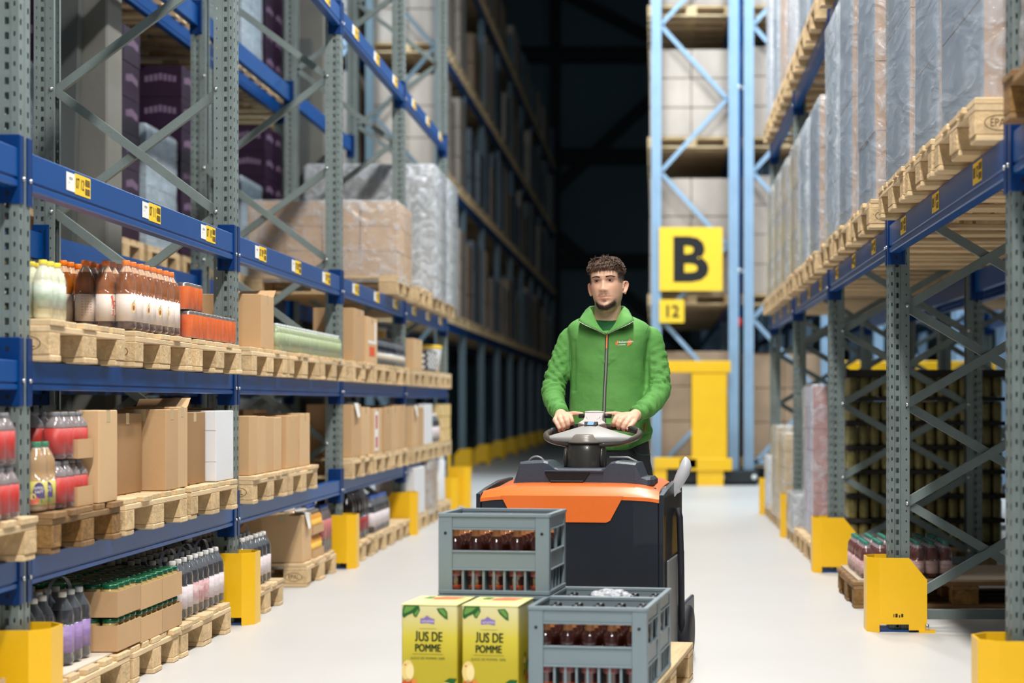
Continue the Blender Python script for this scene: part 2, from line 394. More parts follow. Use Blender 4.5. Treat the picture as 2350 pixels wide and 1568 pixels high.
PL = [2.72+2.8*i for i in range(6)]        # 2.72, 5.52, 8.32, 11.12, 13.92, 16.72
PR = [2.47+2.8*i for i in range(6)]        # 2.47, 5.27, 8.07, 10.87, 13.67, 16.47
XL, XR = -2.12, 1.126
LL = [(.59, .098), (1.25, .098), (1.955, .13), (3.76, .13)]
LRt = [(1.97, .135), (3.66, .13)]
RL = rack('pallet_rack', 'long grey and blue pallet rack down the left side of the aisle', -1, XL, PL, LL, 1.0, {2: 15, 3: 15})
RR = rack('pallet_rack', 'grey and blue pallet rack down the right side of the aisle', 1, XR, PR, LRt, 1.0, {0: 15}, zoff=.48, z0=.14, xfull=3.6)
RLB = rack('pallet_rack', 'dim pallet rack standing back to back behind the left rack', -1, -3.75, PL[1:]+[19.52], [(.6, .13), (2.12, .13), (4.1, .13)], 1.0, upm=UP[-1], det=False)
RRB = rack('pallet_rack', 'pallet rack standing back to back behind the right rack', 1, 2.32, PR[1:], [(1.97, .135), (3.66, .13)], 1.0, zoff=.48, z0=.14, xfull=3.2, det=False)

# ---------------------------------------------------------------- column guards
def guard_mesh(h=.36):
    t = .007; P = [(-.20, 0), (.03, 0), (.085, .055), (.085, .165), (.03, .22), (-.20, .22)]
    m = MB(); n = len(P); ins = []
    cx, cy = -.05, .11
    Q = [(-.20, t), (.027, t), (.085-t, .058), (.085-t, .162), (.027, .22-t), (-.20, .22-t)]
    def zt(i): return h if 0 < i < n-1 else h-.105
    def zl(i): return .0 if i in (2, 3) else .05
    for i in range(n-1):
        segs = [(P[i], P[i+1], Q[i], Q[i+1], zt(i), zt(i+1), zl(i), zl(i+1))]
        if i in (0, n-2):            # chamfer begins part way along the side plates
            f = .62 if i == n-2 else .38
            mp = (P[i][0]+(P[i+1][0]-P[i][0])*(.38 if i == 0 else .62), P[i][1]); mq = (mp[0], Q[i][1])
            if i == 0: segs = [(P[0], mp, Q[0], mq, h-.105, h, .012, .012), (mp, P[1], mq, Q[1], h, h, .04, .04)]
            else: segs = [(P[i], mp, Q[i], mq, h, h, .04, .04), (mp, P[i+1], mq, Q[i+1], h, h-.105, .012, .012)]
        else: segs = [(P[i], P[i+1], Q[i], Q[i+1], h, h, 0, 0)]
        for a, b, c, d, za, zb, la, lb in segs:
            m.add([(a[0], a[1], la), (b[0], b[1], lb), (b[0], b[1], zb), (a[0], a[1], za), (c[0], c[1], la), (d[0], d[1], lb), (d[0], d[1], zb), (c[0], c[1], za)],
                  [(0, 1, 2, 3), (4, 5, 6, 7), (3, 2, 6, 7), (0, 1, 5, 4), (0, 3, 7, 4), (1, 2, 6, 5)])
    m.box(-.24, -.16, -.01, .03, 0, .012); m.box(-.24, -.16, .19, .23, 0, .012)
    return m.mesh('column_guard', YEL)
GM = guard_mesh(); ordn = ['nearest', 'second', 'third', 'fourth', 'fifth']
for i, y in enumerate(PL[1:]):
    g = thing('column_guard', f'yellow steel guard round the foot of the {ordn[i]} post of the left rack', 'guard', (XL+.025, y-.06, 0), 0, 'yellow column guards')
    put(GM, 'guard_plate', g); MB().lathe([(.009, .0), (.009, .03), (.005, .032)], 8, (-.2, .0, .01)).build('anchor_bolt', BOLT, g)
for i, y in enumerate(PR[1:]):
    g = thing('column_guard', f'yellow steel guard round the foot of the {ordn[i]} post of the right rack', 'guard', (XR-.025, y+.16, 0), PI, 'yellow column guards')
    put(GM, 'guard_plate', g); MB().lathe([(.009, .0), (.009, .03), (.005, .032)], 8, (-.2, .22, .01)).build('anchor_bolt', BOLT, g)
    if i == 1:
        m = MB()
        for k, (a, z, w_, h_) in enumerate(((.055, .075, .010, .016), (.07, .073, .006, .012), (.082, .074, .011, .018), (.098, .075, .004, .015))):
            m.box(-.0+a, a+w_, .2205, .221, z, z+h_)
        m.build('scuff_mark', BLK, g, (-.14, 0, 0))

# ---------------------------------------------------------------- pallets
def pallet_parts(mx, my, mb):
    d = {}
    d['bottom_w'] = MB().box(-.6, .6, -.0725, .0725, 0, .022, ch=.004).mesh('bottom_board', mx)
    d['bottom_n'] = MB().box(-.6, .6, -.05, .05, 0, .022, ch=.004).mesh('bottom_board', mx)
    d['block_n'] = MB().box(-.0725, .0725, -.05, .05, 0, .078, ch=.003).mesh('block', mb)
    d['block_w'] = MB().box(-.0725, .0725, -.0725, .0725, 0, .078, ch=.003).mesh('block', mb)
    d['cross'] = MB().box(-.0725, .0725, -.4, .4, 0, .022, ch=.003).mesh('cross_board', my)
    d['deck_w'] = MB().box(-.6, .6, -.0725, .0725, 0, .022, ch=.003).mesh('deck_board', mx)
    d['deck_n'] = MB().box(-.6, .6, -.05, .05, 0, .022, ch=.003).mesh('deck_board', mx)
    return d
PP = [pallet_parts(WX, WY, WB), pallet_parts(DX, DY, DB)]
def stamp_mesh():
    m = MB(); N_ = 28
    for i in range(N_):
        a0, a1 = 2*PI*i/N_, 2*PI*(i+1)/N_
        m.add([(.052*math.cos(a0), 0, .026*math.sin(a0)), (.052*math.cos(a1), 0, .026*math.sin(a1)), (.049*math.cos(a1), 0, .0235*math.sin(a1)), (.049*math.cos(a0), 0, .0235*math.sin(a0))], [(0, 1, 2, 3)])
    m.text('EPAL', (0, 0, -.012), (1, 0, 0), (0, 0, 1), .038, 0, .8, True)
    return m.mesh('branded_mark', M('branded_wood', (84, 58, 34), .8), False)
STAMP = stamp_mesh()
def far_pallet(dk):
    mx, my, mb = (DX, DY, DB) if dk else (WX, WY, WB)
    m = MB()
    for y, w_ in ((-.35, .1), (0, .145), (.35, .1)):
        m.box(-.6, .6, y-w_/2, y+w_/2, 0, .022, 0)
        for x in (-.5275, 0, .5275): m.box(x-.0725, x+.0725, y-w_/2, y+w_/2, .022, .1, 2)
    for x in (-.5275, 0, .5275): m.box(x-.0725, x+.0725, -.4, .4, .1, .122, 1)
    for y, w_ in ((-.3275, .145), (-.165, .1), (0, .145), (.165, .1), (.3275, .145)): m.box(-.6, .6, y-w_/2, y+w_/2, .122, .144, 0)
    return m.mesh('pallet', [mx, my, mb])
FP = [far_pallet(0), far_pallet(1)]
def pallet(xf, y0, z, side, label, dk=0, w=.8, group='wooden pallets', detail=True, stamp=False, rz=0):
    """xf: the end that faces the aisle, y0: near edge; side -1 = rack on the left"""
    xc = xf + side*.6
    if not detail:
        o = put(FP[dk], 'wooden_pallet', None, (xc, y0+w/2, z)); o.scale = (1, w/.8, 1); return tag(o, label, 'pallet', group)
    t = thing('wooden_pallet', label, 'pallet', (xc, y0+w/2, z), rz, group); k = w/.8; d = PP[dk]; t.scale = (1, k, 1)
    rr = random.Random(int(y0*100+z*10)); j = lambda a=.004: rr.uniform(-a, a)
    for y, wd in ((-.35, 'n'), (0, 'w'), (.35, 'n')):
        put(d['bottom_'+wd], 'bottom_board', t, (j(.006), y, 0))
        for x in (-.5275, 0, .5275):
            b = put(d['block_'+wd], 'block', t, (x, y+j(.002), .022))
            if stamp and y == -.35 and x*side < 0: put(STAMP, 'branded_mark', b, (.01*side, -.0508, .039))
    for x in (-.5275, 0, .5275): put(d['cross'], 'cross_board', t, (x, j(.003), .1))
    for y, wd in ((-.3275, 'w'), (-.165, 'n'), (0, 'w'), (.165, 'n'), (.3275, 'w')): put(d['deck_'+wd], 'deck_board', t, (j(.012), y, .122), (0, 0, j(.006)))
    return t

# ---------------------------------------------------------------- bottles, jars, packs
def bottle(prof, mis, mats, n=14):
    return MB().lathe(prof, n, mis=mis).mesh('bottle', mats)
def pet(r, h, liq, air, lab, z0, z1, fill=.80, n=14, mid=None):
    """soft drink bottle: foot, label band, shoulder, neck (materials: liquid, label, empty upper part)"""
    P = [(r*.55, 0), (r*.92, .006*h/.25), (r, .05*h), (r, z0*h), (r*1.008, z0*h), (r*1.008, z1*h), (r, z1*h), (r*.97, .60*h), (r*.99, .68*h), (r*.9, .76*h), (r*.66, .84*h), (r*.42, .90*h), (r*.30, .94*h), (r*.30, .955*h)]
    mis = [0, 0, 0, 0, 1, 0]; mis += [(3 if mid else 0) if P[i+1][1] <= fill*h else 2 for i in range(6, 13)]
    return MB().lathe(P, n, mis=mis).mesh('bottle', [liq, lab, air, mid or liq])
def cap(r, h, mat, n=12):
    return MB().lathe([(r*.95, 0), (r, .001), (r, h*.85), (r*.85, h), (.0005, h)], n).mesh('cap', mat)
TEA = dict(m=pet(.040, .278, M('iced_tea', (72, 38, 30), .12, coat=.5), M('tea_bottle_top', (196, 158, 126), .12, coat=.6), M('tea_label', (230, 224, 218), .45, 0, .10, 30, rgb2=(232, 208, 192), stretch=(1, 1, 9)), .13, .52, .86, mid=M('iced_tea_upper', (158, 88, 22), .14, 0, .3, 12, coat=.25, rgb2=(108, 54, 12))), c=cap(.0155, .021, M('orange_cap', (240, 120, 20), .4)), h=.278, p=.0815)
LEM = dict(m=pet(.032, .205, M('lemon_drink', (214, 216, 190), .12, coat=.5), M('lemon_bottle_top', (224, 226, 206), .1, coat=.6), M('lemon_label', (222, 224, 218), .45, 0, .5, 9, rgb2=(150, 170, 140), stretch=(1, 1, 2)), .18, .60, .95), c=cap(.0145, .016, M('yellow_cap', (246, 218, 40), .4)), h=.205, p=.066)
APP = dict(m=pet(.037, .235, M('cloudy_apple', (168, 134, 92), .15, coat=.5), M('apple_bottle_top', (196, 182, 160), .12, coat=.6), M('apple_label_base', (196, 186, 84), .45, 0, .05, 3), .10, .44, .92), c=cap(.0150, .018, M('green_cap', (20, 120, 84), .4)), h=.235, p=.0755)
DRK = dict(st=1, m=pet(.042, .262, M('dark_syrup', (26, 28, 38), .1, coat=.6), M('dark_bottle_top', (74, 80, 88), .1, coat=.7), M('syrup_label', (226, 223, 224), .45, 0, .2, 14, rgb2=(206, 184, 190), stretch=(1, 1, 6)), .17, .55, .82), c=cap(.0150, .020, M('white_cap', (232, 230, 224), .4)), h=.262, p=.0865)
DRP = dict(st=1, m=pet(.042, .262, M('dark_syrup'), M('dark_bottle_top'), M('lilac_label', (170, 146, 190), .45, 0, .2, 10, rgb2=(120, 84, 160), stretch=(1, 1, 3)), .17, .55, .82), c=DRK['c'], h=.262, p=.0865)
DRR = dict(st=1, m=pet(.042, .262, M('dark_syrup'), M('dark_bottle_top'), M('cherry_label', (176, 52, 64), .45, 0, .3, 12, rgb2=(222, 214, 214), stretch=(1, 1, 2)), .17, .55, .82), c=DRK['c'], h=.262, p=.0865)
COL_ = dict(m=pet(.036, .24, M('cola_dark', (20, 14, 14), .1, coat=.6), M('cola_top', (40, 34, 34), .1, coat=.6), M('red_label', (150, 40, 44), .45, 0, .15, 10), .2, .5, .85), c=cap(.014, .016, BLK), h=.24, p=.075)
RED = dict(m=pet(.036, .165, M('red_juice', (92, 30, 30), .15, coat=.5), M('red_bottle_top', (128, 118, 118), .15, coat=.5), M('scarlet_label', (186, 26, 8), .45, 0, .1, 10), .12, .66, .7), c=cap(.017, .014, M('grey_cap', (120, 120, 124), .4)), h=.165, p=.075)
CRJ = dict(m=pet(.036, .190, M('cranberry', (84, 22, 18), .12, coat=.5), M('cranberry_top', (140, 120, 124), .12, coat=.6), M('berry_label', (214, 204, 204), .45, 0, .3, 12, rgb2=(180, 110, 110), stretch=(1, 1, 5)), .12, .48, .86), c=cap(.016, .018, M('teal_cap', (20, 112, 96), .4)), h=.190, p=.075)
WAT = dict(m=pet(.030, .15, M('pale_green_drink', (150, 164, 124), .15, coat=.5), M('clear_top', (206, 214, 208), .12, coat=.6), M('green_label', (128, 152, 70), .45, 0, .25, 6, rgb2=(176, 186, 160)), .2, .66, .9), c=cap(.013, .012, M('pale_cap', (214, 220, 220), .4)), h=.15, p=.062)
CAN = dict(m=MB().lathe([(.026, 0), (.031, .004), (.031, .103), (.031, .106), (.026, .118), (.026, .122), (.023, .122), (.023, .119)], 14, mis=[2, 0, 0, 2, 2, 2, 2]).mesh('can', [M('orange_can', (248, 126, 40), .35, 0, .3, 10, rgb2=(222, 92, 30)), WHT, M('can_metal', (150, 144, 140), .3, .8)]), c=None, h=.122, p=.0635)
JAR = dict(m=MB().lathe([(.028, 0), (.033, .005), (.034, .06), (.034, .088), (.029, .104), (.027, .108)], 14).mesh('jar', M('amber_jar', (196, 172, 112), .15, coat=.6)), c=MB().lathe([(.031, 0), (.032, .002), (.032, .014), (.029, .0165), (.02, .0155)], 14).mesh('lid', M('green_lid', (12, 92, 60), .25, .2, coat=.4)), h=.122, p=.0695)
def film_hull(nx, ny, p, h, r, neck=True):
    X, Y = nx*p/2+.002, ny*p/2+.002
    def ring(X, Y, z, rd):
        out = []
        for cx, cy, a0 in ((X-rd, Y-rd, 0), (-X+rd, Y-rd, PI/2), (-X+rd, -Y+rd, PI), (X-rd, -Y+rd, 1.5*PI)):
            for k in range(4): a = a0+PI/2*k/3; out.append((cx+rd*math.cos(a), cy+rd*math.sin(a), z))
        return out
    ins = p*.33 if neck else .004
    rows = [ring(X, Y, .004, r), ring(X, Y, h*.35, r), ring(X, Y, h*.68 if neck else h*.93, r), ring(X-ins*.4, Y-ins*.4, h*.82 if neck else h*.98, r*.9), ring(X-ins, Y-ins, h*1.0, r*.6)]
    return MB().grid(rows, True, 0, True, False).add(rows[-1], [tuple(range(len(rows[-1])))], 0, True).mesh('shrink_film', SHR)
_hull = {}
STRAP = M('milky_strap', (206, 206, 210), .4, alpha=.75)
def tea_print(k):
    m = MB(); r = .0407
    def Q(a, z): return (r*math.cos(a), r*math.sin(a), z)
    if k == 0:
        for z in (.135, .124, .113, .102, .091, .080, .069, .058):
            for a0, a1 in ((-.55, -.05), (.05, .5)): m.add([Q(a0, z), Q(a1, z), Q(a1, z+.0035), Q(a0, z+.0035)], [(0, 1, 2, 3)], 0)
    elif k == 1:
        m.add([Q(-.1, .06), Q(.35, .06), Q(.35, .095), Q(-.1, .095)], [(0, 1, 2, 3)], 1); m.add([Q(-.35, .135), Q(-.15, .142), Q(.1, .095), Q(-.1, .06), Q(-.25, .06), Q(-.05, .1)], [tuple(range(6))], 1)
        for t_, z in (('ICE', .098), ('TEA', .064)):
            vs, fs, wd = glyphs(t_, .02); m.add([((r+.0003)*math.cos(.13+(x-wd/2)*.55), (r+.0003)*math.sin(.13+(x-wd/2)*.55), z+y*.03) for x, y in vs], fs, 2 if t_ == 'TEA' else 1)
    else:
        m.add([Q(.0+.30*math.cos(q*PI/8), .092+.022*math.sin(q*PI/8)) for q in range(16)], [tuple(range(16))], 3); r += .0003
        m.add([Q(.0+.14*math.cos(q*PI/8), .090+.010*math.sin(q*PI/8)) for q in range(16)], [tuple(range(16))], 4); m.add([Q(.0, .115), Q(.2, .125), Q(.12, .115)], [(0, 1, 2)], 5)
    return m.mesh('label_print', [M('faint_orange_text', (226, 150, 110), .5), M('label_orange', (226, 92, 40), .5), WHT, M('peach', (232, 196, 130), .5), M('peach_stone', (150, 90, 50), .5), M('label_green', (70, 140, 60), .5)], False)
TPM = [tea_print(k) for k in range(3)]
def pack(kind, nx, ny, x0, y0, z, label, group, cat='bottle pack', film=True, name='bottle_pack', caps=True, rz=0, side=-1, tray=False, fm=None):
    """x0: the face next to the aisle, y0: near face; a shrink-wrapped pack that moves as one thing"""
    p = kind['p']; t = thing(name, label, cat, (x0+side*nx*p/2, y0+ny*p/2, z), rz, group)
    for i in range(nx):
        for j in range(ny):
            b = put(kind['m'], {'can_pack': 'can', 'jar_tray': 'jar'}.get(name, 'bottle'), t, ((i-(nx-1)/2)*p, (j-(ny-1)/2)*p, .002), (0, 0, random.uniform(0, 6.28)))
            if kind is TEA and film and (i == 0 or j == 0) and side < 0:
                put(TPM[(i+j) % 3], 'label_print', b, (0, 0, 0), (0, 0, -b.rotation_euler.z+random.uniform(-1.3, .2)))
            if kind['c'] and caps:
                zc = kind['h']*.95-.004 if name != 'jar_tray' else .106
                put(kind['c'], 'lid' if name == 'jar_tray' else 'cap', b, (0, 0, zc))
    if kind.get('st') and film:
        Y = ny*p/2; pts = [(0, Y*math.cos(a), kind['h']*.80+(kind['h']*.22+.045)*math.sin(a)**.8) for a in [PI*k/14 for k in range(15)]]
        m = MB(); m.grid([[(x-.007, y, z), (x+.007, y, z)] for x, y, z in pts]); m.build('carry_strap', STRAP, t)
    if tray:
        X, Y = nx*p/2+.003, ny*p/2+.003; m = MB(); th = .003; hh = tray
        m.box(-X, X, -Y, Y, 0, .002); m.box(-X-th, -X, -Y-th, Y+th, 0, hh); m.box(X, X+th, -Y-th, Y+th, 0, hh); m.box(-X, X, -Y-th, -Y, 0, hh); m.box(-X, X, Y, Y+th, 0, hh)
        m.build('tray', CARD, t)
    if film:
        k = (nx, ny, p, kind['h'], name)
        if k not in _hull: _hull[k] = film_hull(nx, ny, p, kind['h']*1.015, p*.45, name == 'bottle_pack')
        put(_hull[k], 'shrink_film', t)
    return t
def carton(x0, x1, y0, y1, z0, h, label, mat=CARD, group='cardboard cartons', tape=True, name='cardboard_carton', rz=0, flap=False, lines=False, sheet=None):
    xc, yc = (x0+x1)/2, (y0+y1)/2; X, Y = abs(x1-x0)/2, abs(y1-y0)/2
    t = thing(name, label, 'box', (xc, yc, z0), rz, group)
    m = MB(); m.box(-X, X, -Y, Y, 0, h, ch=.003); m.build('carton_body', mat, t)
    if tape: MB().box(-.025, .025, -Y-.0008, Y+.0008, h-.05, h+.0008).box(-X-.0008, X+.0008, -.02, .02, h-.045, h+.0006).build('tape', TAPE, t)
    if flap: MB().add([(-X, Y, h), (X, Y, h), (X, Y+.05, h+.04), (-X, Y+.05, h+.035)], [(0, 1, 2, 3)]).build('flap', mat, t)
    if lines:
        m = MB(); g_ = M('grey_line', (176, 176, 180), .6)
        for z in (h*.28, h*.72): m.box(-X, X, -Y-.001, -Y, z, z+.002)
        m.box(-X*.3, -X*.3+.002, -Y-.001, -Y, h*.28, h*.72); m.box(X*.1, X*.1+.002, -Y-.001, -Y, h*.72, h); m.box(X*.4, X*.4+.002, -Y-.001, -Y, 0, h*.28)
        m.build('printed_line', g_, t)
    if sheet:
        m = MB(); sx = X+.002
        m.add([(sx, -Y*.6, h+.01), (sx, Y*.3, h+.01), (sx+.012, Y*.4, h-.08), (sx+.02, -Y*.4, h-.09), (X*.5, -Y*.6, h+.012), (X*.5, Y*.3, h+.012)], [(0, 1, 2, 3), (4, 5, 1, 0)]); m.build('delivery_note', WHT, t)
    return t
_load = {}
def load(x0, x1, y0, y1, z0, lay, hl, label, mat=CARD, nx=2, ny=2, aisle=None, side=-1, film=FILM, group='wrapped pallet loads', name='wrapped_pallet_load', fo=.012, prints=False, top=None):
    """cartons stacked on a pallet and wrapped in stretch film; each carton is a part"""
    xa, xb = min(x0, x1), max(x0, x1); t = thing(name, label, 'load', ((xa+xb)/2, (y0+y1)/2, z0), 0, group)
    W, D = (xb-xa)/nx, (y1-y0)/ny; key = (round(W, 3), round(D, 3), hl, mat.name, aisle.name if aisle else '', side, prints)
    if key not in _load:
        m = MB(); fc = [0]*6
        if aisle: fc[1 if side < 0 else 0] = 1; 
        if name == 'stacked_jar_load': m.lathe([(W*.44, .03), (W*.46, .035), (W*.46, hl-.02), (W*.40, hl-.008), (W*.40, hl-.002)], 10)
        else: m.box(-W/2+.003, W/2-.003, -D/2+.003, D/2-.003, .001, hl-.003, faces=fc)
        if prints:
            for s_ in (1, -1):
                for k in range(7): a = -.12+k*.04; m.box(a*W/.4, (a+.03)*W/.4, s_*(D/2-.002), s_*(D/2-.003), hl*(.52-.02*abs(k-3)), hl*(.74-.03*abs(k-3)), 2)
                for k in range(7): a = -.12+k*.04; m.box(s_*(W/2-.002), s_*(W/2-.003), a*D/.4, (a+.03)*D/.4, hl*(.52-.02*abs(k-3)), hl*(.74-.03*abs(k-3)), 2)
        _load[key] = m.mesh('carton', [mat, aisle or mat, PRNT])
    rr = random.Random(int(y0*97))
    for k in range(lay):
        for i in range(nx):
            for j in range(ny):
                if 0 < i < nx-1 and 0 < j < ny-1: continue
                put(_load[key], 'carton', t, (-(xb-xa)/2+W*(i+.5)+rr.uniform(-.003, .003), -(y1-y0)/2+D*(j+.5)+rr.uniform(-.003, .003), k*hl))
    if film:
        X, Y, Z = (xb-xa)/2+fo, (y1-y0)/2+fo, lay*hl; m = MB(); rows = []
        for q, z in enumerate([-.05]+[Z*k/6 for k in range(1, 6)]+[Z*.985, Z+.012]):
            e = .02 if q == 7 else rr.uniform(-.003, .004); r = .03; ring = []
            for cx, cy, a0 in ((X-r, Y-r, 0), (-X+r, Y-r, PI/2), (-X+r, -Y+r, PI), (X-r, -Y+r, 1.5*PI)):
                for a_ in range(3): a = a0+PI/4*a_; ring.append((cx-e*(1 if cx > 0 else -1)+r*math.cos(a), cy-e*(1 if cy > 0 else -1)+r*math.sin(a), z))
            rows.append(ring)
        m.grid(rows, True).add(rows[-1], [tuple(range(12))]); m.build('stretch_film', film, t)
    return t
# ================================================================ left rack: pallets and goods
Z1, Z2, Z3, PLT = .59, 1.25, 1.955, .144
# name of the neighbourhood of each pallet, by level
for y0, dk, w_, st, lb, det in (
    (5.64, 0, .8, True, 'pallet under the yellow-capped bottles on the middle shelf', True), (6.57, 0, .8, True, 'pallet under the orange-capped iced tea bottles', True),
    (7.44, 0, .8, False, 'pallet under the orange drink cans on the middle shelf', True), (8.46, 0, .8, False, 'pallet under the open brown carton on the middle shelf', True),
    (9.34, 0, .8, True, 'pallet under the near half of the pale green bottles', True), (10.22, 0, .8, False, 'pallet under the far half of the pale green bottles', True),
    (11.27, 0, .8, True, 'pallet under the two cartons in the third bay, middle shelf', True), (12.14, 0, .8, False, 'pallet under the blurred dark bottles on the middle shelf', True),
    (13.02, 0, .8, False, 'pallet at the far end of the third bay, middle shelf', True), (14.06, 0, .8, False, 'pallet under the small carton in the last bay, middle shelf', False),
    (14.94, 0, .8, False, 'pallet under the black patterned box in the last bay', False), (15.84, 0, .8, False, 'pallet under the white and yellow tub at the rack end, middle shelf', False)):
    pallet(-2.06, y0, Z2, -1, lb, dk, w_, 'pallets on the middle shelf of the left rack', det, st)
for y0, dk, w_, st, lb, det in (
    (4.72, 0, .8, False, 'pallet cut by the left picture edge, on the lowest shelf', True),
    (5.66, 1, .72, False, 'dark worn pallet with chip blocks under the apple juice bottles', True), (6.45, 0, .84, True, 'pallet with an oval mark under the large brown cartons, lowest shelf', True),
    (7.36, 0, .8, False, 'pallet under the white line-printed carton', True), (8.47, 0, .8, True, 'pallet with an oval mark under the row of cartons in the second bay', True),
    (9.32, 0, .76, False, 'pallet under the pair of cartons in the second bay, lowest shelf', True), (11.25, 0, .8, False, 'pallet below the white delivery note in the third bay', True),
    (12.12, 0, .8, False, 'pallet under the red-striped carton in the third bay', True), (12.98, 0, .8, False, 'pallet before the fourth post, lowest shelf', True),
    (14.06, 0, .8, False, 'first pallet in the last bay, lowest shelf', False), (14.94, 0, .8, False, 'middle pallet in the last bay, lowest shelf', False), (15.84, 0, .8, False, 'last pallet at the rack end, lowest shelf', False)):
    pallet(-2.06, y0, Z1, -1, lb, dk, w_, 'pallets on the lowest shelf of the left rack', det, st)
for y0, dk, w_, st, lb, det in (
    (4.55, 0, .8, False, 'floor pallet in the lower left corner of the picture', True), (5.66, 0, .84, False, 'floor pallet topped with a plain sheet, under the lilac-labelled bottles', True),
    (6.54, 0, .62, False, 'floor pallet under the trays of green-lidded jars', True), (7.2, 0, .84, False, 'floor pallet under the white-capped dark bottles in the first bay', True),
    (8.44, 0, .72, False, 'floor pallet just behind the second yellow guard', True), (9.98, 0, .9, True, 'worn floor pallet with an oval mark under two brown cartons', True),
    (11.3, 0, .8, False, 'floor pallet under the large dark bottles in the third bay', True), (12.2, 0, .8, False, 'floor pallet under the blue-capped bottles', True), (13.05, 0, .75, False, 'floor pallet before the fourth yellow guard', True),
    (14.1, 0, .8, False, 'floor pallet under the white carton in the last bay', False), (14.98, 0, .8, False, 'floor pallet under the stacked jars in the last bay', False), (15.86, 0, .75, False, 'floor pallet under the white drum at the rack end', False)):
    pallet(-2.06 if y0 != 9.98 else -2.10, y0, 0.0, -1, lb, dk, w_, 'pallets on the floor under the left rack', det, st)
sh = MB().box(-.58, .58, -.38, .38, 0, .006).build('cover_sheet', M('plain_board', (214, 202, 186), .7, 0, .05, 3), None, (-2.07-.6, 6.07, PLT)); tag(sh, 'plain pale sheet on the floor pallet beside the lilac-labelled bottles', 'sheet')
EPS = .002
# ---- middle shelf, first bay
BLK_CAP = cap(.014, .016, BLK)
zz = Z2+PLT+EPS
row = ['nearest the post', 'second from the post', 'third']
for r_, (nx, x) in enumerate(((2, -2.10), (3, -2.235), (3, -2.44))):
    pack(LEM, nx, 3, x, 5.70 if r_ else 5.74, zz, 'shrink-wrapped pack of yellow-capped lemon bottles, ' + ('next to the aisle', 'behind the aisle-side one', 'deepest in the shelf')[r_], 'lemon bottle packs', film=r_ == 0)
pw = ['at the near end', 'second from the near end', 'in the middle', 'at the far end']
for j in range(4):
    y = 6.60+j*.195 if j < 3 else 7.22
    for r_ in range(2):
        pack(TEA, 3, 2, -2.085-r_*.252, 6.615+j*.175, zz, f'six-pack of orange-capped iced tea, {pw[j]} of the {("aisle-side", "inner")[r_]} row', 'iced tea six-packs', film=r_ == 0)
pack(TEA, 3, 2, -2.60, 6.5, zz, 'six-pack of orange-capped iced tea deep behind the lemon bottles', 'iced tea six-packs', film=False)
for j in range(3):
    pack(CAN, 4, 4, -2.07, 7.42+j*.262, zz, f'tray of orange drink cans, {("near", "middle", "far")[j]} one of the lower layer', 'orange can trays', 'can tray', name='can_pack')
pack(CAN, 4, 4, -2.09, 7.42, zz+.127, 'tray of orange drink cans on the upper layer', 'orange can trays', 'can tray', name='can_pack')
# ---- middle shelf, second bay
carton(-2.40, -2.08, 8.74, 9.02, zz, .285, 'open brown carton with a white note beside the second post, middle shelf', CARD, flap=True)
carton(-2.80, -2.43, 8.50, 8.95, zz, .27, 'brown carton half hidden behind the second post, middle shelf', CARDD)
for j in range(7):
    for r_ in range(2):
        pack(WAT, 3, 4, -2.08-r_*.20, 9.17+j*.262, zz, f'pack of small pale green bottles, {("first", "second", "third", "fourth", "fifth", "sixth", "last")[j]} along the {("front", "back")[r_]} row', 'pale green bottle packs', caps=True, film=r_ == 0)
# ---- middle shelf, third and fourth bay
carton(-2.35, -2.07, 11.35, 11.75, zz, .36, 'taller brown carton right after the third post, middle shelf', CARD)
m = carton(-2.36, -2.07, 11.86, 12.30, zz, .33, 'brown carton with an orange-red print, middle shelf of the third bay', CARDL)
MB().box(.0, .001, -.12, .10, .05, .12).build('orange_print', M('orange_print', (226, 90, 50), .6), m, (.1455, 0, 0)); MB().box(.0, .001, -.17, .17, .14, .16).box(0, .001, .10, .16, .16, .30).build('white_strip', WHT, m, (.1455, 0, 0))
DRB = dict(m=pet(.034, .20, M('dark_syrup'), M('dark_bottle_top'), M('cream_label', (206, 198, 180), .5), .2, .42, .7), c=BLK_CAP, h=.20, p=.071)
for j in range(6): pack(DRB, 3, 3, -2.08, 12.42+j*.225, zz-.0, f'small pack of dark bottles, {("first", "second", "third", "fourth", "fifth", "sixth")[j]} in the blurred third bay, middle shelf', 'dark bottles on the middle shelf', caps=True, film=j > 3)
carton(-2.42, -2.07, 14.15, 14.66, zz, .26, 'light brown carton right after the fourth post, middle shelf', CARDL)
b = carton(-2.38, -2.07, 14.95, 15.6, zz, .19, 'black and white checked box in the last bay, middle shelf', M('checked_print', (60, 60, 66), .5, 0, .1), tape=False)
mm = MB()
for a in range(6):
    for c in range(6):
        if (a+c) % 2: mm.box(.1555, .1562, -.3+a*.1, -.2+a*.1, .02+c*.026, .046+c*.026); mm.box(-.14+a*.046, -.094+a*.046, -.3262, -.3255, .02+c*.026, .046+c*.026)
mm.build('check_pattern', WHT, b)
t = thing('plastic_tub', 'white tub with a yellow lid at the rack end, middle shelf', 'tub', (-2.3, 16.2, zz)); MB().lathe([(.17, 0), (.2, .22), (.2, .24)], 20).build('tub_body', WCARD, t); MB().lathe([(.205, .235), (.205, .262), (.18, .27)], 20).build('lid', YELS, t)
t = thing('plastic_tub', 'yellow tub behind the small carton in the last bay', 'tub', (-2.75, 15.4, zz)); MB().lathe([(.2, 0), (.24, .36), (.24, .38)], 20).build('tub_body', YEL, t); MB().lathe([(.245, .37), (.245, .4), (.2, .41)], 20).build('lid', WHT, t)
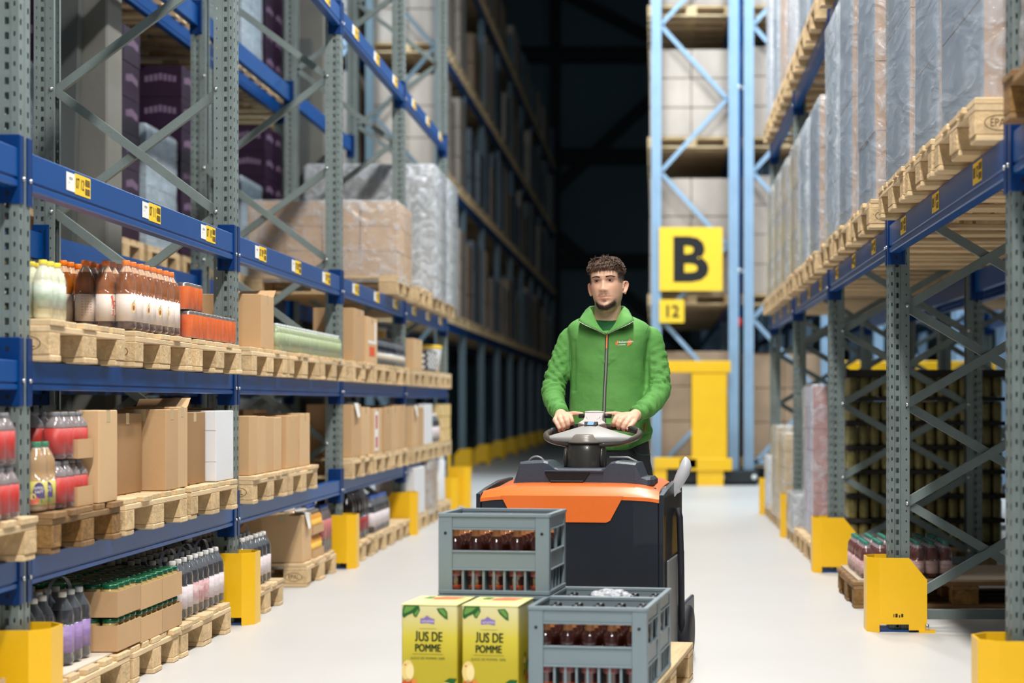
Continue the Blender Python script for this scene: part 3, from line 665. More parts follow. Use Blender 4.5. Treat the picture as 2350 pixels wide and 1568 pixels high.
# ---- lowest shelf
zz = Z1+PLT+EPS
pack(RED, 2, 3, -2.06, 5.18, zz, 'pack of red-labelled bottles at the left picture edge, lower of two', 'packs at the left picture edge', film=True)
pack(RED, 2, 3, -2.07, 5.17, zz+.172, 'pack of red-labelled bottles at the left picture edge, upper of two', 'packs at the left picture edge', film=True)
ap = pack(APP, 3, 2, -2.085, 5.645, zz, 'shrink-wrapped pack of green-capped apple juice bottles beside the first post', 'apple juice packs', film=True)
pack(APP, 3, 2, -2.32, 5.645, zz, 'pack of green-capped apple juice bottles hidden behind the front pack', 'apple juice packs', film=False)
mm = MB()     # printed labels of the apple juice: a purple arch with white words, apples and a leaf
for j in range(2):
    for i in range(3):
        cx, cy = (i-1)*APP['p'], (j-.5)*APP['p']; r = .0378
        if not (i == 2 or j == 0): continue
        a0 = -.95 if i == 2 else -1.57
        def Q(a, z): return (cx+r*math.cos(a0+a), cy+r*math.sin(a0+a), z)
        arch = [(-.52+k*.104, .098+.0)for k in range(11)]
        N_ = 10
        for k in range(N_):
            a, b_ = -.55+1.1*k/N_, -.55+1.1*(k+1)/N_
            za, zb = .066+.034*math.sqrt(max(0, 1-(a/.56)**2)), .066+.034*math.sqrt(max(0, 1-(b_/.56)**2))
            mm.add([Q(a, .045), Q(b_, .045), Q(b_, zb), Q(a, za)], [(0, 1, 2, 3)], 0)
        r = .0381
        vs, fs, wd = glyphs('APFEL'); mm.add([Q((x-wd/2)*.014/.0378, .076+y*.014) for x, y in vs], fs, 1)
        vs, fs, wd = glyphs('SAFT'); mm.add([Q((x-wd/2)*.014/.0378, .063+y*.014) for x, y in vs], fs, 1)
        for (ca, cz, rr_, mi) in ((-.55, .052, .011, 2), (-.25, .038, .012, 3), (-.6, .034, .009, 4)):
            mm.add([Q(ca+rr_/.038*math.cos(2*PI*k/12), cz+rr_*math.sin(2*PI*k/12)) for k in range(12)], [tuple(range(12))], mi)
        mm.add([Q(.12, .046), Q(.28, .038), Q(.3, .028), Q(.16, .03)], [(0, 1, 2, 3)], 5)
mm.build('bottle_label', [M('violet_print', (72, 50, 110), .5), WHT, M('apple_yellow', (232, 206, 110), .5), M('apple_red', (214, 104, 60), .5), M('apple_orange', (220, 80, 60), .5), M('leaf_green', (40, 130, 60), .5)], ap, (0, 0, .002), fix=False)
pack(RED, 2, 2, -2.075, 5.805, zz, 'lower pack of scarlet-labelled bottles beside the apple juice', 'scarlet bottle packs')
pack(RED, 2, 2, -2.08, 5.81, zz+.172, 'upper pack of scarlet-labelled bottles beside the apple juice', 'scarlet bottle packs')
CHR = dict(RED); 
pack(RED, 2, 2, -2.085, 5.975, zz, 'lower cardboard-banded pack of dark red bottles beside the tall carton', 'banded dark red packs', tray=.07)
pack(RED, 2, 2, -2.085, 5.975, zz+.172, 'upper cardboard-banded pack of dark red bottles beside the tall carton', 'banded dark red packs', tray=.07)
carton(-2.26, -2.065, 6.15, 6.36, zz-.0, .345, 'narrow tall carton with a torn corner between bottle packs and dark gap', CARDL)
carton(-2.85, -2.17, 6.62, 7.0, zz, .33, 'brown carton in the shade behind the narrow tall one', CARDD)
carton(-2.30, -2.08, 7.04, 7.22, zz, .345, 'large brown carton whose broad side faces the camera, lowest shelf', CARD, tape=True)
carton(-2.32, -2.09, 7.235, 7.40, zz, .355, 'brown carton pressed behind the large one, with a lifted flap', CARDL, flap=True)
carton(-2.50, -2.12, 7.45, 7.80, zz, .33, 'brown carton between the large one and the white carton', CARDD)
carton(-2.40, -2.08, 7.84, 8.16, zz, .335, 'white carton printed with thin grey lines beside the second post', WCARD, tape=False, lines=True)
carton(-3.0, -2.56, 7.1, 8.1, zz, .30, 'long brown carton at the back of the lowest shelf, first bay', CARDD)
for j in range(4): carton(-2.44, -2.085, 8.50+j*.185, 8.675+j*.185, zz, .305-.004*j, f'tall narrow carton, {("first", "second", "third", "fourth")[j]} after the second post, lowest shelf', (CARD, CARDL, CARD, CARDL)[j], 'tall cartons in the second bay', tape=False)
carton(-2.42, -2.085, 9.36, 9.66, zz, .30, 'wide carton right of the narrow tall row, second bay', CARD)
carton(-2.36, -2.085, 9.72, 9.98, zz, .31, 'last carton before the empty shelf place, second bay', CARDL)
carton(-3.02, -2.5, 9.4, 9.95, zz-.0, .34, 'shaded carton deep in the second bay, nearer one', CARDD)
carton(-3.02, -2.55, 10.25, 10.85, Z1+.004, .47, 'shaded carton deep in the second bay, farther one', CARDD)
carton(-2.38, -2.07, 11.28, 11.62, zz, .36, 'carton with a white delivery note hanging over its edge, third bay', CARD, sheet=True)
carton(-2.36, -2.07, 11.66, 11.98, zz, .34, 'carton next to the one with the delivery note', CARDL)
c = carton(-2.34, -2.07, 12.14, 12.5, zz, .33, 'carton with red stripes on a white panel, third bay', CARDL)
MB().box(.1355, .1362, -.14, .02, .02, .31).build('white_panel', WHT, c); MB().box(.1364, .137, -.10, -.02, .04, .12).box(.1364, .137, -.10, -.02, .18, .28).build('red_stripe', M('red_print', (196, 60, 56), .5), c)
for j in range(3): carton(-2.42, -2.07, 12.62+j*.36, 12.95+j*.36, zz, .33+.01*j, f'brown carton, {("first", "second", "third")[j]} of three before the fourth post, lowest shelf', (CARD, CARDL, CARD)[j])
carton(-2.40, -2.07, 14.1, 14.4, zz, .34, 'carton with a white note right after the fourth post, lowest shelf', CARDL, sheet=True)
carton(-2.40, -2.07, 14.44, 14.74, zz, .33, 'brown carton before the white one in the last bay, lowest shelf', CARD)
carton(-2.40, -2.07, 14.86, 15.3, zz, .36, 'white carton in the last bay, lowest shelf', WCARD, tape=False)
for k in range(2): pack(DRK, 3, 3, -2.08, 15.38+k*.3, zz, f'pack of dark bottles, {("nearer", "farther")[k]} of two next to the white carton, last bay', 'dark packs in the last bay')
load(-2.06, -2.5, 16.05, 16.6, zz, 3, .12, 'stack of small yellow and white printed boxes at the rack end, lowest shelf', M('yellow_white_print', (222, 206, 170), .5, 0, .3, 6, rgb2=(230, 180, 60)), 2, 2, group='boxes at the rack end', film=None, name='box_stack')
# ---- floor, first bay
zf = PLT+EPS
pack(JAR, 4, 4, -2.085, 5.02, zf, 'tray of green-lidded jars in the lower left corner of the picture', 'trays of green-lidded jars', 'jar tray', film=False, name='jar_tray', tray=.085)
for j, (x, nx) in enumerate(((-2.16, 2), (-2.34, 3), (-2.61, 3))):
    pack(DRP, nx, 3, x, 5.74, zf+.006, f'dark bottles with lilac labels in shrink film, {("aisle-side pack", "middle pack", "innermost pack")[j]} beside the first guard', 'lilac-labelled packs', film=j == 0)
for j, (x, nx) in enumerate(((-2.13, 2), (-2.31, 3))):
    pack(DRP, nx, 3, x, 6.03, zf+.006, f'dark bottles with lilac labels in shrink film, {("aisle-side pack", "inner pack")[j]} beside the jar trays', 'lilac-labelled packs', film=j == 0)
for lv in range(2):
    for i in range(3):
        for j in range(3):
            if lv == 0 and i == 2: continue
            pack(JAR, 4, 4, -2.075-i*.287, 6.38+j*.288, zf+(.008 if j == 0 else 0)+lv*.131, f'tray of green-lidded jars, {("aisle", "middle", "inner")[i]} row, {("near", "centre", "far")[j]} place, {("lower", "upper")[lv]} layer', 'trays of green-lidded jars', 'jar tray', film=False, name='jar_tray', tray=.098, caps=lv == 1 or i == 0 or j == 0)
for j in range(3):
    for i in range(3):
        pack(DRR if j == 1 else DRK, 2 if i == 0 else 3, 3, (-2.09, -2.27, -2.535)[i], 7.27+j*.268, zf, f'dark syrup bottles with white caps, {("front", "middle", "back")[i]} row, {("near", "centre", "far")[j]} pack before the second guard', 'dark syrup packs', film=i == 0, caps=True)
for j in range(2):
    for i in range(2):
        pack(DRK, 3, 3, -2.09-i*.27, 8.50+j*.28, zf, f'dark syrup bottles behind the second guard, {("front", "back")[i]} row, {("near", "far")[j]} pack', 'dark syrup packs', film=i == 0)
carton(-2.42, -2.13, 9.99, 10.2, zf, .285, 'left of the two brown cartons on the worn floor pallet', CARD, tape=False).location.x = -2.52
carton(-2.38, -2.13, 9.99, 10.24, zf, .285, 'right of the two brown cartons on the worn floor pallet, with a note', CARDL, sheet=True)
ORG = dict(m=pet(.036, .14, M('orange_nectar', (232, 160, 40), .15, coat=.5), M('clear_top', (206, 214, 208)), M('nectar_label', (236, 186, 70), .5), .2, .6, .9), c=cap(.014, .014, WHT), h=.14, p=.074)
for k in range(2): pack(ORG, 3, 4, -2.13, 10.30, zf+.147*k, f'cardboard-banded pack of orange nectar bottles, {("lower", "upper")[k]} one', 'orange nectar packs', tray=.05)
BLB = dict(m=pet(.042, .30, M('soda_brown', (96, 84, 84), .12, coat=.6), M('soda_top', (170, 180, 190), .1, coat=.6), M('pink_label', (196, 110, 110), .45, 0, .2, 9), .3, .7, .9), c=cap(.015, .02, M('blue_cap', (30, 80, 170), .4)), h=.30, p=.085)
pack(BLB, 3, 3, -2.12, 10.62, zf, 'tall wrapped bottles with pink labels before the third guard', 'pink-labelled packs')
BIG = dict(m=pet(.052, .36, M('cola_dark', (20, 14, 14)), M('cola_top', (40, 34, 34)), M('red_label', (150, 40, 44)), .15, .42, .9), c=cap(.016, .02, BLK), h=.36, p=.105)
for j in range(3): pack(BIG, 3, 2, -2.08, 11.36+j*.23, zf, f'pack of large black bottles with red labels, {("first", "second", "third")[j]} in the third bay', 'large black bottle packs', film=j == 2)
BLC = dict(m=DRK['m'], c=BLB['c'], h=.262, p=.0865)
for j in range(2): pack(BLC, 3, 4, -2.08, 12.25+j*.37, zf-.0, f'wrapped dark bottles with blue caps, {("near", "far")[j]} pack before the fourth guard', 'blue-capped packs')
carton(-2.4, -2.06, 14.15, 14.75, zf, .40, 'white carton behind the fourth guard, on the floor pallet', WCARD, tape=False)
load(-2.06, -2.5, 15.0, 15.6, zf, 5, .085, 'stack of brown and cream jars in film, last bay floor', M('jar_print', (196, 168, 130), .4, 0, .5, 9, rgb2=(110, 66, 44)), 4, 4, group='jar stacks', name='jar_stack')
t = thing('white_drum', 'white round drum at the far end of the left rack', 'drum', (-2.24, 16.2, zf)); MB().lathe([(.16, 0), (.175, .03), (.17, .2), (.175, .38), (.16, .42)], 24).build('drum_body', WCARD, t); MB().lathe([(.165, .42), (.165, .44), (.02, .445)], 24).build('lid', WHT, t)
# ---- upper shelf (third beam): far bays
for y0, lb in ((12.98, 'pallet under the brown wrapped load on the upper shelf'), (14.1, 'empty pallet on the upper shelf after the fourth post'), (14.97, 'pallet under the near tall wrapped load of cans'), (15.83, 'pallet under the far tall wrapped load of cans')):
    pallet(-2.03, y0, Z3, -1, lb, 0, .8, 'pallets on the upper shelf of the left rack', True)
load(-2.03, -3.2, 13.0, 13.76, Z3+PLT+EPS, 3, .195, 'low wrapped load of brown cartons on the upper shelf', CARD, 4, 2, film=FILM)
CANB = M('canned_goods', (196, 194, 184), .4, .3, .4, 12, rgb2=(96, 96, 84), stretch=(1, 1, .3))
for y0, w_ in ((14.99, 'near'), (15.85, 'far')):
    load(-2.0, -3.18, y0, y0+.76, Z3+PLT+EPS, 9, .128, f'tall film-wrapped load of tinned goods near the rack end, {w_} one', CANB, 4, 3, film=FILMW)

# ---- rack behind: purple and pale loads
def back_loads():
    for i, y in enumerate((8.45, 9.35, 10.25, 11.25, 12.15, 13.05, 14.05, 14.95, 15.85, 17.0, 17.9)):
        nm = ('first', 'second', 'third', 'fourth', 'fifth', 'sixth', 'seventh', 'eighth', 'ninth', 'tenth', 'eleventh')[i]
        pallet(-3.72, y, 2.12, -1, f'pallet in the dim back rack, lower tier, {nm} from the camera', 0, .8, 'pallets in the dim back rack', False)
        pallet(-3.72, y, 4.1, -1, f'pallet in the dim back rack, upper tier, {nm} from the camera', 0, .8, 'pallets in the dim back rack', False)
        mt = PURP if i in (0, 2, 3, 5, 6, 8) else WATP
        load(-3.74, -4.84, y+.02, y+.78, 2.268, 6 if mt is PURP else 4, .25 if mt is PURP else .22, f'{"dark purple cartons with a pale print" if mt is PURP else "wrapped pale water bottles"}, back rack lower tier, {nm} from the camera', mt, 3, 2, film=FILM if mt is not PURP else None, prints=mt is PURP, group='loads in the dim back rack')
        mt = PURP if i in (1, 4, 5, 8, 9) else WATP
        load(-3.74, -4.84, y+.02, y+.78, 4.248, 5, .25, f'{"dark purple cartons" if mt is PURP else "pale blue wrapped bottles"}, back rack upper tier, {nm} from the camera', mt, 3, 2, film=FILM if mt is not PURP else None, prints=mt is PURP, group='loads in the dim back rack')
        if i % 2 == 0 or i < 3:
            pallet(-3.72, y, 0.6, -1, f'pallet in the dim back rack, low tier, {nm} from the camera', 0, .8, 'pallets in the dim back rack', False)
            load(-3.76, -4.8, y+.03, y+.77, .748, 2, .2, f'low load in the back rack seen under the beams, {nm} from the camera', (CARDD, PURP, WCARD)[i % 3], 3, 2, film=None, group='loads in the dim back rack')
WATP = M('wrapped_water_bottles', (170, 190, 204), .3, 0, .4, 14, .3, 16, rgb2=(120, 140, 150))
back_loads()

# ================================================================ right rack
zr = 1.97
RBC = M('brown_wrapped_card', (176, 136, 96), .6, 0, .12, 2, .1, 30)
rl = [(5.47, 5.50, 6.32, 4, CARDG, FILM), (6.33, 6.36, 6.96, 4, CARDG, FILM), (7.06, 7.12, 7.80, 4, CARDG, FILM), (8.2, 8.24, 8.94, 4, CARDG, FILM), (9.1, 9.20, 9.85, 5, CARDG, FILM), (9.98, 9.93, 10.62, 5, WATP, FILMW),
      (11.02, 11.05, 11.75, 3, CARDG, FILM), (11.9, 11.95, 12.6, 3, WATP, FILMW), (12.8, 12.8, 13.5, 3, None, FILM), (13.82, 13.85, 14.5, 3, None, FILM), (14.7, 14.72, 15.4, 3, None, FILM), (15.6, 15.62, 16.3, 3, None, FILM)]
wds = ['first', 'second', 'third', 'fourth', 'fifth', 'sixth', 'seventh', 'eighth', 'ninth', 'tenth', 'eleventh', 'last']
YB = M('yellow_reflection_print', (226, 190, 80), .4, 0, .5, 5, rgb2=(60, 100, 150), stretch=(1, 1, .2))  # printed goods; the yellow paints in guards reflected in the film
pallet(1.07, 4.34, zr, 1, 'pallet at the right picture edge with ragged goods', 1, .8, 'pallets on the right rack', True)
load(1.12, 2.2, 4.4, 5.1, zr+PLT+EPS, 2, .2, 'ragged stack of dark bottles and card at the right picture edge', CARDD, 3, 3, side=1, film=FILM)
for i, (py, y0, y1, lay, mt, fm_) in enumerate(rl):
    pallet(1.045, py, zr, 1, f'pallet on the right rack shelf, {wds[i]} from the camera', 0, min(.8, (y1+.05-py) if i in (0, 1, 2) else .78), 'pallets on the right rack', i < 9, i in (0, 3))
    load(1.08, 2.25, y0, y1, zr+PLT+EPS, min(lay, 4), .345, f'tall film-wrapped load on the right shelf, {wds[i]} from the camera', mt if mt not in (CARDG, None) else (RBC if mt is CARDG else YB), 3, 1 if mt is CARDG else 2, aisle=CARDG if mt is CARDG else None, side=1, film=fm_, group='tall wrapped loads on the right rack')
for i, y in enumerate((9.1, 9.98, 11.02, 11.9, 12.8, 13.82, 14.7, 15.6)):
    pallet(1.05, y, 3.66, 1, f'pallet on the top tier of the right rack, {wds[i]} in view', 0, .78, 'top tier pallets of the right rack', False)
    load(1.08, 2.25, y+.03, y+.74, 3.66+PLT+EPS, 4, .35, f'wrapped load on the top tier of the right rack, {wds[i]} in view', (WCARD, WATP, M('blue_net_print', (50, 110, 170), .4, 0, .5, 16, rgb2=(150, 180, 200)), WATP, WCARD, CARD, WATP, WCARD)[i], 2, 2, side=1, film=FILMW, group='top tier loads of the right rack')
for i, y in enumerate((5.45, 6.35, 7.2, 8.2, 9.1, 9.98, 11.0, 11.9, 12.8, 13.85, 14.7)):
    pallet(2.30+.02, y, zr, 1, f'pallet in the rack behind the right one, {wds[i]} from the camera', 0, .78, 'pallets in the rack behind the right one', i < 6)
    load(2.36, 3.5, y+.03, y+.72, zr+PLT+EPS, 3, .36, f'load in the rack behind the right one, {wds[i]} from the camera', (CARD, WATP, CARDL)[i % 3], 2, 2, side=1, film=None, group='loads in the rack behind the right one')
# floor goods under the right rack
pallet(1.06, 8.95, 0, 1, 'worn floor pallet carrying the teal-capped drink packs', 1, .8, 'floor pallets under the right rack', True)
pallet(2.28, 8.95, 0, 1, 'second floor pallet behind, with a printed block end', 1, .8, 'floor pallets under the right rack', True)
o = MB().box(-1.22, 1.18, -.40, .40, 0, .012).build('plywood_sheet', M('ply', (190, 172, 150), .7, 0, .12, 3), None, (2.3, 9.35, PLT)); tag(o, 'long pale plywood sheet on the floor pallets under the right rack', 'sheet')
for j in range(2):
    for i, x in enumerate((1.10, 1.38)):
        pack(CRJ, 3, 4, x, 9.0+j*.35, PLT+.014, f'pack of teal-capped berry drink on the floor, {("aisle side", "inner side")[i]}, {("near", "far")[j]} row', 'berry drink packs', side=1, film=True)
for i, y in enumerate((11.05, 11.95, 12.85, 13.85, 14.75, 15.6)):
    pallet(1.06, y, 0, 1, f'floor pallet of the far bays of the right rack, {wds[i]} one', 0, .8, 'floor pallets under the right rack', i < 3)
OLV = M('olive_jar', (170, 160, 96), .35, .1, .35, 9, rgb2=(112, 104, 62), coat=.3)
load(1.27, 2.31, 11.08, 11.82, PLT+EPS, 7, .162, 'big dark stack of trayed olive-green jars under the right rack', OLV, 14, 9, side=1, film=None, group='floor loads under the right rack', name='stacked_jar_load')
mm = MB()
for k in range(8): mm.box(1.26, 2.32, 11.07, 11.83, PLT+.002+k*.162, PLT+.03+k*.162+(.02 if k == 7 else 0))
o = mm.build('tray_edges', M('dark_tray', (40, 36, 34), .6)); 
ld = [x for x in bpy.data.objects if x.name.startswith('stacked_jar_load')][0]; o.parent = ld; o.location = -ld.location; o['kind'] = 'stuff'
RPW = M('lit_film_white', (196, 196, 212), .4, 0, .2, 3); RPE = M('pink_cans', (184, 112, 100), .4, 0, .4, 10)  # white-lilac aisle face paints in the lit film over the cans
load(1.12, 1.25, 11.98, 12.7, PLT+EPS, 7, .155, 'wrapped pinkish cans with a white glossy side, far bay floor', RPE, 1, 4, aisle=RPW, side=1, film=FILM, group='floor loads under the right rack')
load(1.06, 1.9, 12.88, 13.6, PLT+EPS, 2, .12, 'low wrapped load of pale cans, far bay floor', CANB, 5, 4, side=1, film=FILMW, group='floor loads under the right rack')
load(1.06, 1.9, 13.9, 14.6, PLT+EPS, 5, .14, 'wrapped cream and yellow jars behind the far guard', M('jar_cream', (206, 190, 150), .4, 0, .4, 8, rgb2=(190, 150, 70)), 5, 3, side=1, film=FILM, group='floor loads under the right rack')
load(1.06, 1.9, 14.8, 15.4, PLT+EPS, 5, .15, 'wrapped ochre tins near the end of the right rack', M('ochre_tins', (214, 178, 96), .4, 0, .4, 8, rgb2=(160, 150, 130)), 4, 3, side=1, film=FILM, group='floor loads under the right rack')
load(1.06, 1.9, 15.65, 16.3, PLT+EPS, 3, .15, 'low white wrapped load at the end of the right rack', WCARD, 3, 3, side=1, film=FILMW, group='floor loads under the right rack')
# ================================================================ far racks across the cross aisle
SB = STEELB
def far_rack(name, label, side, xf, posts, levels, depth, upm, mt, h=8.6, first_brace=True, beams=True):
    R = thing(name, label, 'rack'); S = -side; rz = 0 if side < 0 else PI
    for i, y in enumerate(posts):
        for xx in (xf, xf-S*depth):
            put(upm, 'upright', R, (xx, y if S > 0 else y+.1, 0), (0, 0, (0 if S > 0 else PI)+(0 if xx == xf else 0)))
        if i == 0 or not first_brace:
            z = .25; k = 0
            while z < h-1.0:
                a, b = xf-S*.12, xf-S*(depth-.02)
                if k % 2: a, b = b, a
                m = MB(); m.bar((a, y+.05, z), (b, y+.05, z+1.0), .03, .055, (0, 1, 0)); m.build('diagonal_brace', mt, R); z += 1.0; k += 1
            m = MB(); m.bar((xf-S*.1, y+.05, .3), (xf-S*depth, y+.05, .3), .03, .06, (0, 1, 0)); m.build('horizontal_brace', mt, R)
    for i in range(len(posts)-1):
        for z in levels:
            o = MB().box(-.05, 0, 0, posts[i+1]-posts[i]-.1, 0, .12).build('beam', BLUE, R, (xf if S > 0 else xf+.05, posts[i]+.1, z-.12))
            put(o.data, 'beam', R, (xf-S*depth if S > 0 else xf-S*depth+.05, posts[i]+.1, z-.12))
    return R
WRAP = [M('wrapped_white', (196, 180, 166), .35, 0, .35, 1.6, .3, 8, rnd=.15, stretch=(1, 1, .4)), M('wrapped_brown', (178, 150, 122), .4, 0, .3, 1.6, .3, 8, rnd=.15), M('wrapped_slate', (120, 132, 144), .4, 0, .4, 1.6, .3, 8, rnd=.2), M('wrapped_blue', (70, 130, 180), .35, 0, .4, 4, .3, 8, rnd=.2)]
_wl = {}
def simple_load(x0, x1, y0, y1, z0, h, mi, label, group):
    key = (round(x1-x0, 2), round(y1-y0, 2), round(h, 2), mi)
    if key not in _wl:
        X, Y = (x1-x0)/2, (y1-y0)/2; m = MB(); n = max(2, int(h/.4))
        for k in range(n):
            for i in range(2):
                m.box(-X+X*i, -X+X*(i+1)-.006, -Y, Y, k*h/n+.003, (k+1)*h/n-.003, ch=.012)
        _wl[key] = m.mesh('load', WRAP[mi])
    return tag(put(_wl[key], 'wrapped_pallet_load', None, ((x0+x1)/2, (y0+y1)/2, z0)), label, 'load', group)
# rack B
YB0 = 22.6
pb = [YB0+2.8*i for i in range(6)]
RB = far_rack('pallet_rack', 'tall pale blue end frame carrying the yellow B sign', 1, -.075, pb, (2.45, 4.6, 6.4, 8.2), 1.05, UPB, SB)
RB2 = far_rack('pallet_rack', 'tall pale blue frame right of the blue downpipe', 1, 1.18, pb, (2.45, 4.6, 6.4), 1.05, UPB, SB)
rg = random.Random(3)
hts = {2.45: (1.66, 1), 4.6: (1.25, 0), 6.4: (1.3, 1), .22: (1.45, 1)}
cnt = 0
for zt, (h, mi) in hts.items():
    for b in range(3):
        for q in range(3):
            y = pb[b]+.15+q*.88; tier = {2.45: 'second', 4.6: 'third', 6.4: 'fourth', .22: 'lowest'}[zt]; no = ('nearest', 'second', 'third', 'fourth', 'fifth', 'sixth', 'seventh', 'eighth', 'ninth')[b*3+q]
            for kx, (xa, wh) in enumerate(((-.13, 'under the B sign rack'), (1.14, 'in the rack right of the downpipe'))):
                if kx and (b or q > 1): continue
                o = put(FP[0], 'wooden_pallet', None, (xa+.6, y+.4, zt)); tag(o, f'pallet {wh}, {tier} tier, {no} one', 'pallet', 'pallets across the cross aisle')
                simple_load(xa+.03, xa+1.17, y+.02, y+.78, zt+.146, h+rg.uniform(-.1, .02), mi if q else (0 if zt != .22 else 1), f'wrapped load {wh}, {tier} tier, {no} one', 'loads across the cross aisle')
# chassis of the mobile rack
m = MB(); m.box(-.25, 1.36, 0, 3.0, .03, .20, ch=.01); base = thing('mobile_rack_base', 'low black travelling base under the pale blue end frames', 'rack base', (0, YB0-.35, 0))
m.build('chassis', M('black_chassis', (30, 36, 40), .5), base)
MB().box(-.24, 1.34, .1, 2.9, 0, .03).build('runner', dark, base)
for x in (.87, 1.33-.03):
    b0 = MB(); b0.lathe([(.035, 0), (.035, .012), (.0, .014)], 16); b0.v = [(vx, -vz, vy) for vx, vy, vz in b0.v]; b0.build('end_disc', M('white_disc', (210, 214, 214), .4), base, (x, -.001, .11))
# yellow barrier frame
t = thing('barrier_frame', 'yellow steel barrier frame standing in front of the B rack', 'barrier', (0, YB0-.42, 0))
sY = (YB0-.42)/F
def zx(px): return (px-VX)*sY
def zy(py): return HC-(py-HZ)*sY
MB().box(zx(1500), zx(1677), -.05, .03, zy(856), zy(829), ch=.01).build('top_rail', YEL, t)
MB().box(zx(1500), zx(1600), -.05, .03, zy(1076), zy(1050), ch=.01).build('bottom_rail', YEL, t)
MB().box(zx(1587), zx(1668), -.04, .02, .2, zy(856), ch=.008).box(zx(1560), zx(1680), -.05, .03, .2, zy(1052), ch=.008).build('side_panel', YEL, t)
MB().box(zx(1500), zx(1530), -.03, .02, 0, zy(1076)).build('foot', YEL, t); MB().box(zx(1600), zx(1660), -.03, .02, 0, .21).build('foot', YEL, t)
# signs
t = thing('aisle_sign', 'large yellow sign with a black letter B', 'sign', (0, YB0-.05, 0)); sY = (YB0-.05)/F
MB().box(zx(1513), zx(1658), -.012, 0, zy(668), zy(522), ch=.002).build('sign_plate', YELS, t)
m = MB(); m.text('B', (zx(1583), -.0135, zy(643)), (1, 0, 0), (0, 0, 1), (zy(545)-zy(643))/.70, 0, 1.08, True, .035)
m.build('letter', BLK, t)
m2 = MB(); hB = (zy(545)-zy(643))/.70
t = thing('aisle_number_sign', 'small yellow sign with the number 12 below the B', 'sign', (0, YB0-.05, 0))
MB().box(zx(1513), zx(1570), -.012, 0, zy(741), zy(688), ch=.002).build('sign_plate', YELS, t)
m = MB(); m.text('12', (zx(1541), -.0135, zy(728)), (1, 0, 0), (0, 0, 1), (zy(701)-zy(728))/.70, 0, .95, True, .03); m.build('number', BLK, t)
# downpipe between the frames
t = thing('downpipe', 'blue vertical pipe with clamps and a red coupling between the pale frames', 'pipe', (1.09, YB0+.05, 0))
PB = M('blue_pipe', (62, 124, 196), .35, .1, coat=.3)
MB().lathe([(.05, 2.2), (.05, 9)], 18).build('upper_pipe', PB, t)
MB().lathe([(.038, .2), (.038, 2.2)], 18).build('lower_pipe', M('grey_pipe', (96, 106, 108), .4, .3), t)
MB().lathe([(.05, 2.14), (.068, 2.16), (.068, 2.24), (.05, 2.26)], 18).build('coupling', M('red_coupling', (206, 60, 50), .4), t)
for z in (2.9, 5.4): MB().lathe([(.052, z-.04), (.072, z-.035), (.072, z+.035), (.052, z+.04)], 18).box(-.12, .12, -.01, .01, z-.02, z+.02).build('clamp', BOLT, t)

# dark racks continuing the left side
pd = [24.0+2.9*i for i in range(10)]
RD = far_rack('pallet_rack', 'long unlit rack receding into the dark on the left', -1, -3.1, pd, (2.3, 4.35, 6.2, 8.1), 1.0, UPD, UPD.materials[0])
RD2 = far_rack('pallet_rack', 'blue-lit end frame seen through the upper left shelves', -1, -4.35, pd[:3], (2.3, 4.35, 6.2), 1.0, UPB, SB)
c = 0
NUM = 'first second third fourth fifth sixth seventh eighth ninth tenth eleventh twelfth thirteenth fourteenth fifteenth sixteenth seventeenth eighteenth nineteenth twentieth twenty-first twenty-second twenty-third twenty-fourth twenty-fifth twenty-sixth twenty-seventh'.split()
tiers = {.02: 'floor tier', 2.3: 'second tier', 4.35: 'third tier', 6.2: 'fourth tier', 8.1: 'top tier'}
for zt in (2.3, 4.35, 6.2, 8.1):
    for b in range(9):
        for q in range(3):
            y = pd[b]+.16+q*.92; k = b*3+q+1
            tag(put(FP[0], 'wooden_pallet', None, (-3.06-.6, y+.4, zt)), f'pallet in the long dark rack, {tiers[zt]}, {NUM[k-1]} from the cross aisle', 'pallet', 'pallets in the dark rack')
            if rg.random() < (.13 if b else 0): continue
            x1 = -3.08-rg.choice((0, 0, .05))
            simple_load(x1-1.1, x1, y+.04, y+.74, zt+.146, rg.choice((1.0, 1.25, 1.4)) if zt < 6.3 else 1.0, rg.choice((0, 2, 2, 0, 1)) if b else 0, f'wrapped load in the long dark rack, {tiers[zt]}, {NUM[k-1]} from the cross aisle', 'loads in the dark rack')
for zt in (2.3, 4.35, 6.2):
    for q in range(3):
        y = pd[0]+.16+q*.92
        tag(put(FP[0], 'wooden_pallet', None, (-4.32-.6, y+.4, zt)), f'pallet in the blue-lit end frame, {tiers[zt]}, {wds[q]} one', 'pallet', 'pallets in the blue-lit frame')
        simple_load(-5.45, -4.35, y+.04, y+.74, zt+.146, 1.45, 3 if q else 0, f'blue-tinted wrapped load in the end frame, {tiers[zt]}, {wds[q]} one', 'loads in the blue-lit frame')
FG = GM
for i, y in enumerate(pd[:8]):
    g = put(FG, 'column_guard', None, (-3.1+.025, y-.06, 0)); tag(g, f'yellow guard in the dark aisle, {wds[i]} beyond the cross aisle', 'guard', 'yellow guards in the dark aisle')
t = thing('floor_guard', 'tall yellow guard at the far end of the left rack', 'guard', (-2.02, 17.35, 0))
